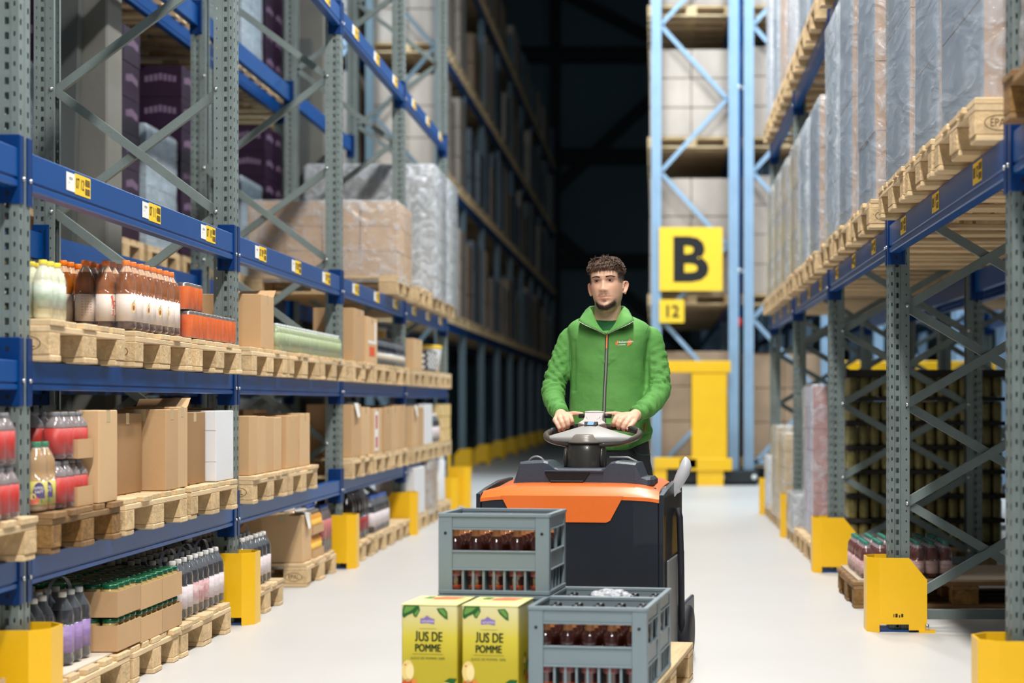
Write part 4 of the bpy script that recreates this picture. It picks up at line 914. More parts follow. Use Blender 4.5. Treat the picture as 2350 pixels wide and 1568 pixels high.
# racks on the far right side, seen through the right rack
pr2 = [12.5+2.8*i for i in range(5)]
R3 = far_rack('pallet_rack', 'pale blue rack beyond the right-hand racks', -1, 5.2, [14.0, 16.8, 19.6, 22.4], (2.3, 4.35), 1.05, UPB, SB, 6.5, False)
R4 = far_rack('pallet_rack', 'pale blue rack across the cross aisle on the right', 1, 3.0, [23.0, 25.8, 28.6], (2.3, 4.35, 6.2), 1.05, UPB, SB, 8.0, False)
for i, (x, z) in enumerate(((3.05, 2.3), (3.05, 4.35), (3.05, .1))):
    for q in range(3): simple_load(x, x+1.1, 23.2+q*.9, 23.9+q*.9, z+.02, 1.3, (0, 2, 1)[i], f'wrapped load beyond the right racks, {("second", "third", "lowest")[i]} tier, {wds[q]} one', 'loads beyond the right racks')
t = thing('safety_barrier', 'yellow barrier rail seen through the right rack', 'barrier', (4.2, 20.5, 0))
MB().box(-2.0, .9, -.05, .05, 1.45, 1.62, ch=.01).build('rail', YEL, t); 
for x in (-1.9, -.5, .8): MB().box(x-.05, x+.05, -.05, .05, 0, 1.45, ch=.01).build('post', YEL, t)
bpy.data.objects.remove([o for o in bpy.data.objects if o.name == 'floor_guard'][0])
g = put(GM, 'column_guard', None, (-2.0, 16.98, 0)); g.scale = (1, 1, 1.25); tag(g, 'tall yellow guard standing free past the end of the left rack', 'guard', 'yellow column guards')

# ================================================================ the truck, its load
TH = math.radians(-8); TO = (-.43, 5.55, 0)
def TW(u, v, z=0): return (TO[0]+u*math.cos(TH)-v*math.sin(TH), TO[1]+u*math.sin(TH)+v*math.cos(TH), z)
TB = M('black_truck_panel', (30, 36, 46), .36, 0, .12, 1.5, .03, 60, coat=.2); TBG = M('charcoal_plastic', (58, 66, 78), .42, 0, 0, 3, .12, 140)
TOR = M('orange_hood', (234, 116, 48), .33, 0, 0, 3, coat=.35); TGR = M('light_grey_plastic', (166, 164, 162), .4, 0, 0, 3, .05, 120); TMG = M('mid_grey_steel', (120, 124, 126), .45, .2)
DGR = M('dark_grip', (40, 40, 42), .42); RUB = M('wheel_rubber', (24, 26, 34), .6)
T = thing('order_picker_truck', 'orange and black pallet truck the worker drives', 'truck', TO, TH)
UC, HWD = -.105, .39
# chassis body: front panel with cut corners, hollow sides
m = MB()
prof = [(-HWD, .06), (-HWD, .735), (-HWD+.022, .742), (-HWD+.03, .705), (HWD-.03, .705), (HWD-.022, .742), (HWD, .735), (HWD, .06)]
m.extrude([(UC+x, 1.262, z) for x, z in [(-HWD, .06), (-HWD, .722), (HWD, .722), (HWD, .06)]], (0, .56, 0))
for s_ in (-1, 1):
    x0, x1 = UC+s_*HWD, UC+s_*(HWD-.018)
    pts = [(1.25, .06), (1.25, .733), (1.40, .752), (1.62, .772), (1.85, .775), (1.85, .06)]
    m.extrude([(min(x0, x1), y, z) for y, z in pts], (.018, 0, 0))
m.build('body', TB, T)
m = MB(); m.box(UC-HWD+.02, UC+HWD-.02, 1.250, 1.2625, .07, .718, ch=.004); m.build('front_plate', TB, T)
# orange hood
rows = []; nu, nv = 25, 12
for j in range(nv+1):
    tt = j/nv; v = 1.246+.50*tt; zc = .728+.028*min(1, tt/.06)+.042*(1-(1-tt)**2); hw = .372 - .022*min(1, tt/.4)
    r = []
    for i in range(nu+1):
        s_ = -1+2*i/nu; r.append((UC+s_*hw, v, zc-(.010+.022*min(1, tt/.3))*abs(s_)**7-.003*abs(s_)))
    rows.append(r)
m = MB(); m.grid(rows); lo = [(x, y, z-.014) for x, y, z in rows[0]]; m.grid([lo, rows[0]]); m.grid([[r[0] for r in rows], [(r[0][0], r[0][1], r[0][2]-.014) for r in rows]]); m.grid([[r[-1] for r in rows], [(r[-1][0], r[-1][1], r[-1][2]-.014) for r in rows]]); m.build('hood', TOR, T)
m = MB(); m.extrude([(UC+x, 1.2435, z) for x, z in ((-.285, .728), (-.232, .628), (-.216, .620), (.155, .620), (.171, .628), (.225, .728))], (0, .012, 0)); m.build('hood_front_panel', TOR, T)
# charcoal storage tray on the hood: raised ends, sunken middle with a slot
m = MB()
def tray_sec(hw, v): return [(UC+.02-hw, v, 0)]
sec = [(-.31, .755), (-.292, .80), (-.272, .86), (-.165, .866), (-.145, .862), (-.115, .838), (-.10, .833), (.10, .833), (.115, .838), (.142, .862), (.165, .866), (.255, .858), (.28, .80), (.31, .79), (.322, .755)]
rows = []
for dv, k in ((0, 0.0), (.006, .92), (.02, 1.0), (.19, 1.0), (.215, .9), (.22, 0)):
    rows.append([(UC+.015+x*(.985 if k < 1 else 1)*.94, 1.39+dv, .752+(z-.752)*k) for x, z in sec])
m.grid(rows, smooth=False); m.build('storage_tray', TBG, T)
m = MB(); m.extrude([(UC-.035+x, 1.386, z) for x, z in ((-.095, .818), (.095, .818), (.074, .784), (-.074, .784))], (0, .01, 0), 1).box(UC-.13, UC+.12, 1.379, 1.39, .822, .826, ch=.001).box(UC-.105, UC+.035, 1.378, 1.39, .779, .784, ch=.001).box(UC-.33, UC+.34, 1.375, 1.395, .748, .757, ch=.002).box(UC+.27, UC+.325, 1.40, 1.56, .755, .80, ch=.012); m.build('tray_slot', [TBG, BLK], T)
m = MB(); rng = [(.022*math.cos(a), 0, .022*math.sin(a)) for a in [PI*k/10 for k in range(11)]]
m.tube([(UC-.19+x*1.5, 1.50, .85+z*1.3) for x, y, z in rng], .006, 8); m.build('lid_bracket', TMG, T)
m = MB(); m.tube([(UC+.12, 1.53, .876), (UC+.20, 1.53, .876), (UC+.235, 1.53, .86), (UC+.245, 1.53, .83)], .006, 8); m.build('tray_hoop', TMG, T)
# steering column
cu_, cv = UC+.004, 1.592
m = MB()
def rr_ring(cx, cy, z, a, b, n=24, e=2.6):
    o = []
    for k in range(n):
        t_ = 2*PI*k/n; c, s_ = math.cos(t_), math.sin(t_)
        o.append((cx+a*math.copysign(abs(c)**(2/e), c), cy+b*math.copysign(abs(s_)**(2/e), s_), z))
    return o
m.grid([rr_ring(cu_, cv, z, a, b) for z, a, b in ((.76, .072, .08), (.84, .078, .085), (.90, .078, .083), (.935, .070, .075), (.952, .055, .06))], True, cap=True)
m.build('steering_column', M('dark_bronze_plastic', (62, 60, 57), .30, .25, coat=.3), T)
for s_ in (-1, 1):
    m = MB(); m.lathe([(.052, 0), (.056, .006), (.046, .014), (.0, .018)], 24); m.v = [(s_*z, x, y) for x, y, z in m.v]; m.build('pivot_disc', M('dark_bronze_plastic', (58, 56, 54)), T, (cu_+s_*.072, cv, .872))
m = MB(); m.grid([rr_ring(cu_+.002, cv-.004, z, a, b) for z, a, b in ((.936, .074, .084), (.944, .071, .082), (.955, .060, .078), (.968, .050, .070), (.974, .042, .05))], True, cap=True); m.build('column_cap', M('taupe_plastic', (122, 116, 110), .35, .1), T)
# wheel
wc = (UC+.018, 1.70, .978)
ring = []
for k in range(48):
    a = 2*PI*k/48; c, s_ = math.cos(a), math.sin(a)
    x = .205*math.copysign(abs(c)**.85, c); y = .135*s_; ring.append((wc[0]+x, wc[1]+y, wc[2]-.006+.030*s_-(.012 if s_ < 0 else 0)*abs(s_)))
m = MB(); m.tube(ring, .0135, 12, closed=True); m.build('steering_wheel', M('bronze_rim', (84, 76, 70), .35, .2, coat=.3), T)
for s_ in (-1, 1):
    seg = [ring[k % 48] for k in (range(2, 10) if s_ > 0 else range(15, 23))]
    m = MB(); m.tube(seg, .0155, 12); m.build('grip', DGR, T)
# wing-shaped hub: sloping top, blunt front
def chaikin(P, n=2):
    for _ in range(n):
        Q = []
        for i in range(len(P)):
            p, q = Vector(P[i]), Vector(P[(i+1) % len(P)]); Q += [p*.78+q*.22, p*.22+q*.78]
        P = Q
    return P
rows = []
for k in range(33):
    s_ = -1+2*k/32; x = s_*.182; e = 1-abs(s_)**1.06; yf = wc[1]-.154*math.sqrt(max(0, 1-(x/.205)**2))-.010
    zt = .950+.020*e+.012*abs(s_); yb = yf+.026+.106*e; zb = zt+.004+.050*e
    rows.append(chaikin([(wc[0]+x, yf+.004, .934+.008*abs(s_)), (wc[0]+x, yf, zt-.006), (wc[0]+x, yf+.014, zt+.003), (wc[0]+x, yb, zb), (wc[0]+x, yb+.004, zb-.02), (wc[0]+x, yf+.03, .932+.008*abs(s_))]))
m = MB(); m.grid(rows, True, cap=True); m.build('wheel_hub', TGR, T)
# sloping upper console between the hands
def slab(pts, th, mat, name, ch=None):
    m = MB(); n = Vector((0, -.72, .69)).normalized()
    top = [Vector(p) for p in pts]; cen = sum(top, Vector())/len(top)
    rows = [[p-n*th for p in top], [p-n*.004 for p in top], [cen+(p-cen)*.95 for p in top]]
    m.grid(rows, True, smooth=False).poly(rows[-1]).poly(rows[0]); return m.build(name, mat, T)
X = wc[0]; w1 = wc[1]
slab([(X-.062, w1-.026, 1.021), (X-.043, w1-.010, 1.034), (X-.0395, w1+.012, 1.050), (X-.044, w1+.040, 1.072), (X-.02, w1+.045, 1.0755), (X+.02, w1+.045, 1.0755), (X+.044, w1+.040, 1.072), (X+.0395, w1+.012, 1.050), (X+.043, w1-.010, 1.034), (X+.062, w1-.026, 1.021), (X+.03, w1-.036, 1.013), (X, w1-.040, 1.010), (X-.03, w1-.036, 1.013)], .03, M('pale_console', (186, 178, 176), .4), 'console')
nn = Vector((0, -.72, .69)).normalized()
m = MB(); m.tube([Vector((X+.030*math.cos(a), w1+.008-.024*math.sin(a)*-1*.72, 1.047+.024*math.sin(a)*.69))+nn*.0012 for a in [PI+PI*k/16 for k in range(17)]], .0011, 6); m.tube([(X-.042, w1+.033, 1.067), (X+.042, w1+.033, 1.067)], .0011, 6); m.build('console_groove', TMG, T)
n2 = Vector((0, -.45, .89))
def hubq(x, y, z, o): return Vector((X+x, w1+y, z))+n2*o
m = MB(); P_ = [hubq(-.030, -.040, 1.020, .008), hubq(.030, -.040, 1.020, .008), hubq(.026, -.066, 1.007, .004), hubq(-.026, -.066, 1.007, .004)]; m.extrude(P_, -n2*.012); m.build('display_bezel', BLK, T)
m = MB(); P_ = [hubq(-.014, -.0435, 1.0185, .0090), hubq(.014, -.0435, 1.0185, .0090), hubq(.013, -.063, 1.0088, .0056), hubq(-.013, -.063, 1.0088, .0056)]; m.extrude(P_, -n2*.003); m.build('display_screen', M('blue_screen', (110, 150, 190), .3, emit=.35), T)
for s_ in (-1, 1):
    m = MB(); m.tube([(X+s_*.03, wc[1]+.050, 1.052), (X+s_*.072, wc[1]+.060, 1.050)], .010, 10); m.build('thumb_lever', DGR, T)
# grab handle beside the hood (pale, leaf-shaped), side rail, skirt, wheels, platform, forks
m = MB()
path = [(.270, .70, .012), (.290, .735, .017), (.305, .765, .022), (.322, .80, .026), (.335, .835, .024), (.338, .862, .016), (.336, .878, .004)]
rows = [[(u-.004+r*1.15*math.cos(2*PI*j/16), 1.60+r*1.3*math.sin(2*PI*j/16), z) for j in range(16)] for u, z, r in path]
m.grid(rows, True, cap=True).tube([(.24, 1.60, .735), (.27, 1.60, .728), (.305, 1.60, .745)], .018, 12); m.build('grab_handle', M('pale_grab', (188, 192, 198), .3), T)
m = MB(); m.tube([(UC+HWD+.012, 1.60, .66), (UC+HWD+.022, 1.60, .62), (UC+HWD+.028, 1.60, .4), (UC+HWD+.028, 1.62, .12)], .014, 10); m.build('side_rail', RUB, T)
m = MB(); m.box(UC+HWD+.001, UC+HWD+.012, 1.33, 1.84, .06, .46, ch=.004).box(UC-HWD-.012, UC-HWD-.001, 1.33, 1.84, .06, .46, ch=.004); m.build('side_cover', TMG, T)
for s_ in (-1, 1):
    m = MB(); m.lathe([(.03, -.03), (.10, -.03), (.115, -.02), (.115, .02), (.10, .03), (.03, .03)], 28); m.v = [(z, x, y) for x, y, z in m.v]; m.build('wheel', RUB, T, (UC+s_*(HWD+.002)+.03*s_, 1.72, .1165))
m = MB(); m.box(UC-.36, UC+.36, 1.85, 2.42, .10, .135, ch=.01).box(UC-.38, UC-.36, 1.85, 2.40, .06, .20, ch=.006).box(UC+.36, UC+.38, 1.85, 2.40, .06, .20, ch=.006); m.build('platform', TBG, T)
for x in (-.19, .19): MB().box(x-.08, x+.08, .12, 1.25, .035, .095, ch=.01).build('fork', TOR if 0 else TMG, T, (.01, 0, 0))
MB().box(UC-.25, UC+.25, 2.0, 2.2, .03, .1).build('drive_wheel_housing', TB, T)
# pallet on the forks
t = thing('wooden_pallet', 'wooden pallet on the truck forks under the crates and juice cartons', 'pallet', TW(.01, .62, 0), TH+PI/2, 'wooden pallets on the truck')
d = PP[0]
for y, wd in ((-.35, 'n'), (0, 'w'), (.35, 'n')):
    put(d['bottom_'+wd], 'bottom_board', t, (0, y, 0))
    for x in (-.5275, 0, .5275): put(d['block_'+wd], 'block', t, (x, y, .022))
for x in (-.5275, 0, .5275): put(d['cross'], 'cross_board', t, (x, 0, .1))
for y, wd in ((-.3275, 'w'), (-.165, 'n'), (0, 'w'), (.165, 'n'), (.3275, 'w')): put(d['deck_'+wd], 'deck_board', t, (0, y, .122))
# crates
CG = M('grey_crate_plastic', (126, 141, 148), .42, 0, .06, 3, .04, 50)
def crate_mesh(W=.40, D=.30, H=.285):
    m = MB(); th = .012; X, Y = W/2, D/2
    m.box(-X+.008, X-.008, -Y+.008, Y-.008, 0, .01)
    def wall(n, length, off, horiz):
        def B(a0, a1, z0, z1, t0=0, t1=th, ch=.0015):
            if horiz: m.box(a0, a1, off*(Y-t1), off*(Y-t0), z0, z1, ch=ch)
            else: m.box(off*(X-t1), off*(X-t0), a0, a1, z0, z1, ch=ch)
        L_ = length; cw = .05 if horiz else .028
        for s_ in (-1, 1): B(s_*(L_-cw) if s_ > 0 else -L_, L_ if s_ > 0 else -(L_-cw), 0, H, 0, th)
        B(-L_, L_, H-.012, H, -.004, th+.002); B(-L_+cw, L_-cw, H-.052, H-.012, .003, th)       # top band
        B(-L_+cw, L_-cw, H-.058, H-.052, -.002, th)
        B(-L_+cw, L_-cw, .088, .150, .004, th); B(-L_+cw, L_-cw, .148, .154, -.002, th); B(-L_+cw, L_-cw, .084, .090, -.002, th)     # middle band
        B(-L_, L_, 0, .014, -.002, th)
        k = 7 if horiz else 3; span = 2*(L_-cw)
        for i in range(1, k+1): a = -L_+cw+span*i/(k+1); B(a-.004, a+.004, .014, .086, .005, th, 0)
        if not horiz: B(-.008, .008, .15, H-.05, .003, th, 0)
    for s_ in (-1, 1): wall(1, X, s_, True); wall(1, Y-.004, s_, False)
    for i in range(1, 5): x = -X+.012+(W-.024)*i/5; m.box(x-.002, x+.002, -Y+.012, Y-.012, .01, .10)
    for i in range(1, 4): y = -Y+.012+(D-.024)*i/4; m.box(-X+.012, X-.012, y-.002, y+.002, .01, .10)
    return m.mesh('crate', CG)
CR = crate_mesh()
AMB = M('amber_glass', (52, 20, 14), .08, 0, coat=1, spec=.9); AMT = M('amber_neck', (168, 112, 70), .08, 0, coat=.8, spec=.8); AML = M('amber_foot_glint', (170, 62, 26), .08, coat=.8)  # foot colour paints in the orange glints at the bottle base
BP = [(.020, 0), (.0285, .004), (.0305, .018), (.0305, .05), (.0305, .125), (.0305, .152), (.0285, .168), (.0235, .180), (.0165, .190), (.0138, .202), (.0130, .238), (.0142, .240), (.0142, .248), (.013, .250)]
CBM = MB().lathe(BP, 16, mis=[2, 2, 0, 3, 0, 0, 0, 0, 1, 1, 1, 1, 1]).mesh('bottle', [AMB, AMT, AML, M('paper_label', (170, 150, 150), .5, 0, .3, 20, rgb2=(140, 40, 40))])
CBC = MB().lathe([(.0150, 0), (.0155, .003), (.0145, .016), (.010, .019), (.0, .0195)], 14).mesh('cap', M('black_crown', (30, 34, 40), .35, .3))
def crate(u0, v0, z, label, blabel, filled=True, cols=range(5), rows_=range(4)):
    c = put(CR, 'bottle_crate', None, TW(u0+.2, v0+.15, z), (0, 0, TH)); tag(c, label, 'crate', 'grey bottle crates on the truck')
    mh = MB().lathe([(.006, 0), (.006, .002), (.0, .0021)], 10); mh.v = [(x, -z_, y) for x, y, z_ in mh.v]
    for s_ in (-1, 1): put(HOLE, 'lock_hole', c, (s_*.174, -.1505, .215))
    if filled:
        for i in cols:
            for j in rows_:
                x, y = -.188+.376*(i+.5)/5, -.138+.276*(j+.5)/4
                b = thing('glass_bottle', f'{blabel}, {NUM[j]} row, {NUM[i]} from left', 'bottle', TW(u0+.2+x, v0+.15+y, z+.012), TH, 'bottles in the grey crates'); put(CBM, 'bottle_body', b); put(CBC, 'crown_cap', b, (0, 0, .238))
_h = MB().lathe([(.0055, 0), (.0055, .0012), (.0, .0013)], 10); _h.v = [(x, -z_, y) for x, y, z_ in _h.v]; HOLE = _h.mesh('lock_hole', BLK)
crate(0, 0, PLT+.001, 'grey plastic bottle crate at the front right of the truck load', 'amber bottle in the front right crate')
crate(0, .305, PLT+.001, 'grey bottle crate behind the front right one, with film on top', 'amber bottle in the crate with crumpled film')
crate(-.388, .285, PLT+.001, 'grey bottle crate hidden under the raised one, behind the juice cartons', '', False)
crate(-.388, .285, PLT+.289, 'grey plastic bottle crate raised on another crate, behind the juice cartons', 'amber bottle in the raised grey crate')
# crumpled film on the rear crate
bm = bmesh.new(); bmesh.ops.create_icosphere(bm, subdivisions=4, radius=.06); rg2 = random.Random(5)
from mathutils import noise
for v in bm.verts:
    n = noise.noise(v.co*38)*.018+noise.noise(v.co*90)*.008; v.co += v.co.normalized()*n; v.co.z *= .42; v.co.x *= 1.15
me = bpy.data.meshes.new('crumpled_film'); bm.to_mesh(me); bm.free(); me.materials.append(film_mat('crumpled_clear_film', (225, 228, 235), .45, bs=40))
tag(put(me, 'crumpled_film', None, TW(.20, .45, PLT+.27), (0, 0, TH)), 'crumpled clear film lying on the bottles of the rear right crate', 'film')
# juice cartons
def grad_mat():
    m = bpy.data.materials.new('apple_juice_print'); m.use_nodes = True; nt = m.node_tree; N = nt.nodes; L = nt.links; b = N['Principled BSDF']; b.inputs['Roughness'].default_value = .38
    tc = N.new('ShaderNodeTexCoord'); sp = N.new('ShaderNodeSeparateXYZ'); L.new(tc.outputs['Object'], sp.inputs[0])
    mr = N.new('ShaderNodeMapRange'); mr.inputs[1].default_value = .0; mr.inputs[2].default_value = .285; L.new(sp.outputs['Z'], mr.inputs[0])
    r = N.new('ShaderNodeValToRGB'); e = r.color_ramp.elements; e[0].position = .3; e[0].color = lin((190, 172, 34))+(1,); e[1].position = .95; e[1].color = lin((222, 214, 160))+(1,)
    x = e.new(.62); x.color = lin((212, 196, 60))+(1,); L.new(mr.outputs[0], r.inputs[0]); L.new(r.outputs[0], b.inputs['Base Color']); return m
JM = grad_mat(); LG = M('print_leaf_dark', (30, 92, 34), .5); LG2 = M('print_leaf', (104, 150, 66), .5); INK = M('print_dark_green', (52, 74, 44), .5)
def juice(u0, v0, label):
    W, D, H = .192, .245, .282; t = thing('juice_carton', label, 'juice box', TW(u0+W/2, v0+D/2, PLT+.002), TH, 'yellow apple juice cartons')
    MB().box(-W/2, W/2, -D/2, D/2, 0, H, ch=.004).build('carton_body', JM, t)
    MB().box(-W/2-.001, W/2+.001, -D/2-.001, D/2+.001, H, H+.0025).build('top_flap', M('pale_yellow_lid', (236, 230, 160), .4), t)
    m = MB(); y = -D/2-.0012; s_ = W/1050.0*1.0
    def P(a, b, d=0): return ((a-625)*.000228, y-d, H-(b-220)*.000228)       # photo print coordinates
    def blob(cx, cz, rx, rz, mi, d=0, rot=0, n=18): m.add([P(cx+rx*math.cos(2*PI*k/n)*math.cos(rot)-rz*math.sin(2*PI*k/n)*math.sin(rot), cz+rx*math.cos(2*PI*k/n)*math.sin(rot)+rz*math.sin(2*PI*k/n)*math.cos(rot), d) for k in range(n)], [tuple(range(n))], mi)
    m.add([P(*p) for p in ((240, 225), (470, 225), (485, 300), (430, 400), (395, 390), (370, 340), (300, 370), (240, 415), (215, 380), (218, 290))], [tuple(range(10))], 0)
    m.add([P(*p, .0003) for p in ((262, 240), (420, 240), (350, 300), (250, 350), (235, 320))], [tuple(range(5))], 1)
    m.add([P(*p, .0003) for p in ((455, 280), (470, 310), (420, 385), (395, 350))], [tuple(range(4))], 1)
    m.add([P(*p) for p in ((735, 265), (850, 255), (900, 320), (905, 430), (860, 410), (770, 330))], [tuple(range(6))], 0)
    m.add([P(*p, .0003) for p in ((760, 275), (840, 270), (885, 340), (875, 390), (800, 320))], [tuple(range(5))], 1)
    m.add([P(*p) for p in ((490, 420), (545, 410), (590, 370), (645, 410), (705, 425), (700, 500), (600, 480), (488, 490))], [tuple(range(8))], 3)
    m.text('NATURTRÜB', P(600, 470, .0004), (1, 0, 0), (0, 0, 1), .009, 7, .8, True)
    for dx in (-.0011, -.0004, .0004, .0011):
        for dz in (0, .0008):
            m.text('J', (P(432, 752)[0]+dx, y, P(0, 745)[2]+.0065+dz), (1, 0, 0), (0, 0, 1), .0375, 2, .85, True); m.text('US DE', (P(640, 752)[0]+dx, y, P(602, 752)[2]+dz), (1, 0, 0), (0, 0, 1), .0455, 2, .68, True); m.text('POMME', (P(602, 905)[0]+dx, y, P(602, 905)[2]+dz), (1, 0, 0), (0, 0, 1), .036, 2, .74, True)
    m.box(P(370, 0)[0], P(835, 0)[0], y, y+.0003, P(0, 945)[2], P(0, 941)[2], 2); m.box(P(480, 0)[0], P(730, 0)[0], y, y+.0003, P(0, 568)[2], P(0, 565)[2], 2)
    m.text('SUCO DE POMME 100%', P(602, 1020), (1, 0, 0), (0, 0, 1), .0115, 2, 1.0, True)
    blob(300, 1190, 95, 160, 4); blob(330, 1200, 60, 110, 5, .0003); blob(262, 1105, 14, 14, 6, .0006)
    blob(320, 1400, 120, 90, 6); blob(400, 1350, 40, 50, 8, .0003); blob(620, 1440, 90, 60, 7); blob(890, 1440, 100, 90, 4); blob(930, 1450, 60, 60, 5, .0003)
    m.add([P(*p, .0005) for p in ((850, 1340), (930, 1290), (1045, 1295), (1000, 1370), (970, 1400), (930, 1360))], [tuple(range(6))], 0)
    m.build('front_print', [LG, LG2, INK, M('print_violet', (134, 110, 176), .5), M('print_apple', (236, 208, 130), .5), M('print_apple_light', (244, 224, 160), .5), M('print_red_apple', (204, 84, 36), .5), WHT, M('print_orange', (226, 140, 60), .5)], t, fix=False)
    m = MB(); m.add([(-.03, .02, H+.0035), (.05, .03, H+.0035), (.07, .09, H+.0035), (0, .10, H+.0035), (-.03, .07, H+.0035)], [tuple(range(5))], 0); m.add([(-.07, .05, H+.0035), (-.04, .04, H+.0035), (-.035, .09, H+.0035), (-.06, .1, H+.0035)], [(0, 1, 2, 3)], 1); m.build('top_print', [M('print_coral', (240, 130, 96), .5), LG2], t, fix=False)
    m = MB(); X = W/2+.0012
    for k, (a, z, r, mi) in enumerate(((-.02, .11, .008, 0), (-.03, .09, .012, 1), (.03, .08, .010, 0), (0, .07, .014, 2), (-.03, .05, .010, 0), (.04, .05, .016, 1), (.0, .03, .014, 3), (.06, .10, .009, 2))):
        m.add([(X, a+r*math.cos(2*PI*q/12), z+r*math.sin(2*PI*q/12)) for q in range(12)], [tuple(range(12))], mi)
    m.build('side_print', [INK, M('print_apple', (0, 0, 0)), LG2, M('print_red_apple', (0, 0, 0))], t, fix=False)
juice(-.434, -.008, 'left of the two yellow apple juice cartons on the truck')
juice(-.225, -.008, 'right of the two yellow apple juice cartons, touching the grey crate')
# ================================================================ the worker
from mathutils.bvhtree import BVHTree
PW = thing('person', 'worker in green zip sweater and black trousers, both hands on the truck wheel', 'person', (-.215, 7.70, .137))
PO = Vector(PW.location)
def W(px, py, Y): return Vector(((px-VX)*Y/F, Y, HC-(py-HZ)*Y/F))
def world_build(mb, name, mats, par=PW, **k):
    o = mb.build(name, mats, par, **k); o.location = -PO if par is PW else (0, 0, 0); return o
def remesh(mb, vox, smooth=0, sf=.5):
    me = mb.mesh('tmp', []); o = bpy.data.objects.new('tmp', me); COL.objects.link(o)
    r = o.modifiers.new('r', 'REMESH'); r.mode = 'VOXEL'; r.voxel_size = vox; r.use_smooth_shade = True
    if smooth: s_ = o.modifiers.new('s', 'SMOOTH'); s_.iterations = smooth; s_.factor = sf
    dg = bpy.context.evaluated_depsgraph_get(); dg.update(); ev = o.evaluated_get(dg)
    out = bpy.data.meshes.new_from_object(ev); bpy.data.objects.remove(o)
    out.polygons.foreach_set('use_smooth', [True]*len(out.polygons)); return out
G = lambda x, s: math.exp(-(x/s)**2/2)
# ---- head surface
HT = [(-.146, .016, -.070, -.030), (-.141, .029, -.082, -.012), (-.131, .039, -.089, .012), (-.116, .048, -.090, .034), (-.097, .058, -.088, .052), (-.075, .0655, -.088, .067), (-.05, .0695, -.089, .082), (-.02, .073, -.088, .093), (0, .0745, -.088, .098),
      (.018, .0755, -.092, .101), (.040, .0760, -.090, .101), (.062, .0730, -.082, .098), (.079, .064, -.066, .088), (.091, .049, -.045, .070), (.098, .029, -.022, .046), (.101, .004, .002, .014)]
def ht(z):
    for i in range(len(HT)-1):
        if HT[i][0] <= z <= HT[i+1][0]:
            t = (z-HT[i][0])/(HT[i+1][0]-HT[i][0]); t2 = t
            return [HT[i][k]+(HT[i+1][k]-HT[i][k])*t2 for k in (1, 2, 3)]
    return HT[-1][1:] if z > 0 else HT[0][1:]
def face_d(x, z):
    d = 0.0; ax = abs(x)
    d += .011*G(x, .0075)*G(z+.012, .014) + .021*G(x, .0095)*G(z+.040, .0115) + .010*G(ax-.0125, .0065)*G(z+.046, .0065)
    d -= .012*G(ax-.031, .0165)*G(z+.001, .0105); d += .0055*G(ax-.029, .019)*G(z-.018, .007)
    d += .0075*G(ax-.031, .0140)*G(z-.0068, .0030)+.0035*G(ax-.031, .013)*G(z+.0085, .0030)
    d += .004*G(ax-.046, .017)*G(z+.032, .018)
    d += .0045*G(x, .018)*G(z+.0712, .0030)+.0062*G(x, .0145)*G(z+.0830, .0045)-.0050*G(x, .021)*G(z+.0765, .0020)
    d += .006*G(x, .017)*G(z+.120, .013)-.0045*G(x, .017)*G(z+.096, .0055)+.003*G(x, .03)*G(z+.075, .018)
    d -= .002*G(x, .004)*G(z+.060, .008)
    return d
def head_pt(a, z, off=0.0):      # a: 0 = image right, -pi/2 = front
    w_, f_, b_ = ht(z); c, s_ = math.cos(a), math.sin(a); e = 2.35
    x = (w_+off)*math.copysign(abs(c)**(2/e), c); cy = (f_+b_)/2*0+.012
    y = (cy+(abs(f_)+cy+off)*-abs(s_)**(2/e)) if s_ < 0 else (cy+(b_-cy+off)*abs(s_)**(2/e))
    if s_ < 0: y -= face_d(x, z)*min(1, abs(s_)**.5*1.3)
    return Vector((x, y, z))
HM = Matrix.Translation(W(1392.5, 646.5, 7.665)) @ Matrix.Rotation(math.radians(-9), 4, 'Z') @ Matrix.Rotation(math.radians(-3.0), 4, 'Y') @ Matrix.Rotation(math.radians(0), 4, 'X')
m = MB(); zs = []
z = -.146
while z < .1005: zs.append(z); z += .0024
zs.append(.101)
m.grid([[HM @ head_pt(2*PI*j/110, z) for j in range(110)] for z in zs], True, cap=True)
# ears
for s_ in (-1, 1):
    def E(dx, dy, dz): return HM @ Vector((s_*(.0740+dx*.85), .018+dy, -.031+dz*.84))
    rim = [(.004, -.008, -.028), (.010, -.004, -.024), (.017, .004, -.010), (.022, .012, .008), (.023, .014, .022), (.019, .008, .031), (.010, -.004, .032), (.004, -.012, .022), (.003, -.012, .008)]
    m.tube([E(*p) for p in rim], [.0055, .0055, .0048, .0044, .0044, .0046, .0046, .0042, .0036], 10)
    m.tube([E(.0, .0, -.02), E(.006, .006, -.006), E(.010, .010, .008), E(.010, .008, .022)], [.007, .0075, .0075, .007], 10)
    m.capsule(E(.006, -.004, -.026), E(.008, -.002, -.030), .0075, .0065)
    m.capsule(E(-.001, -.013, -.006), E(.003, -.014, .0), .0045, .004)
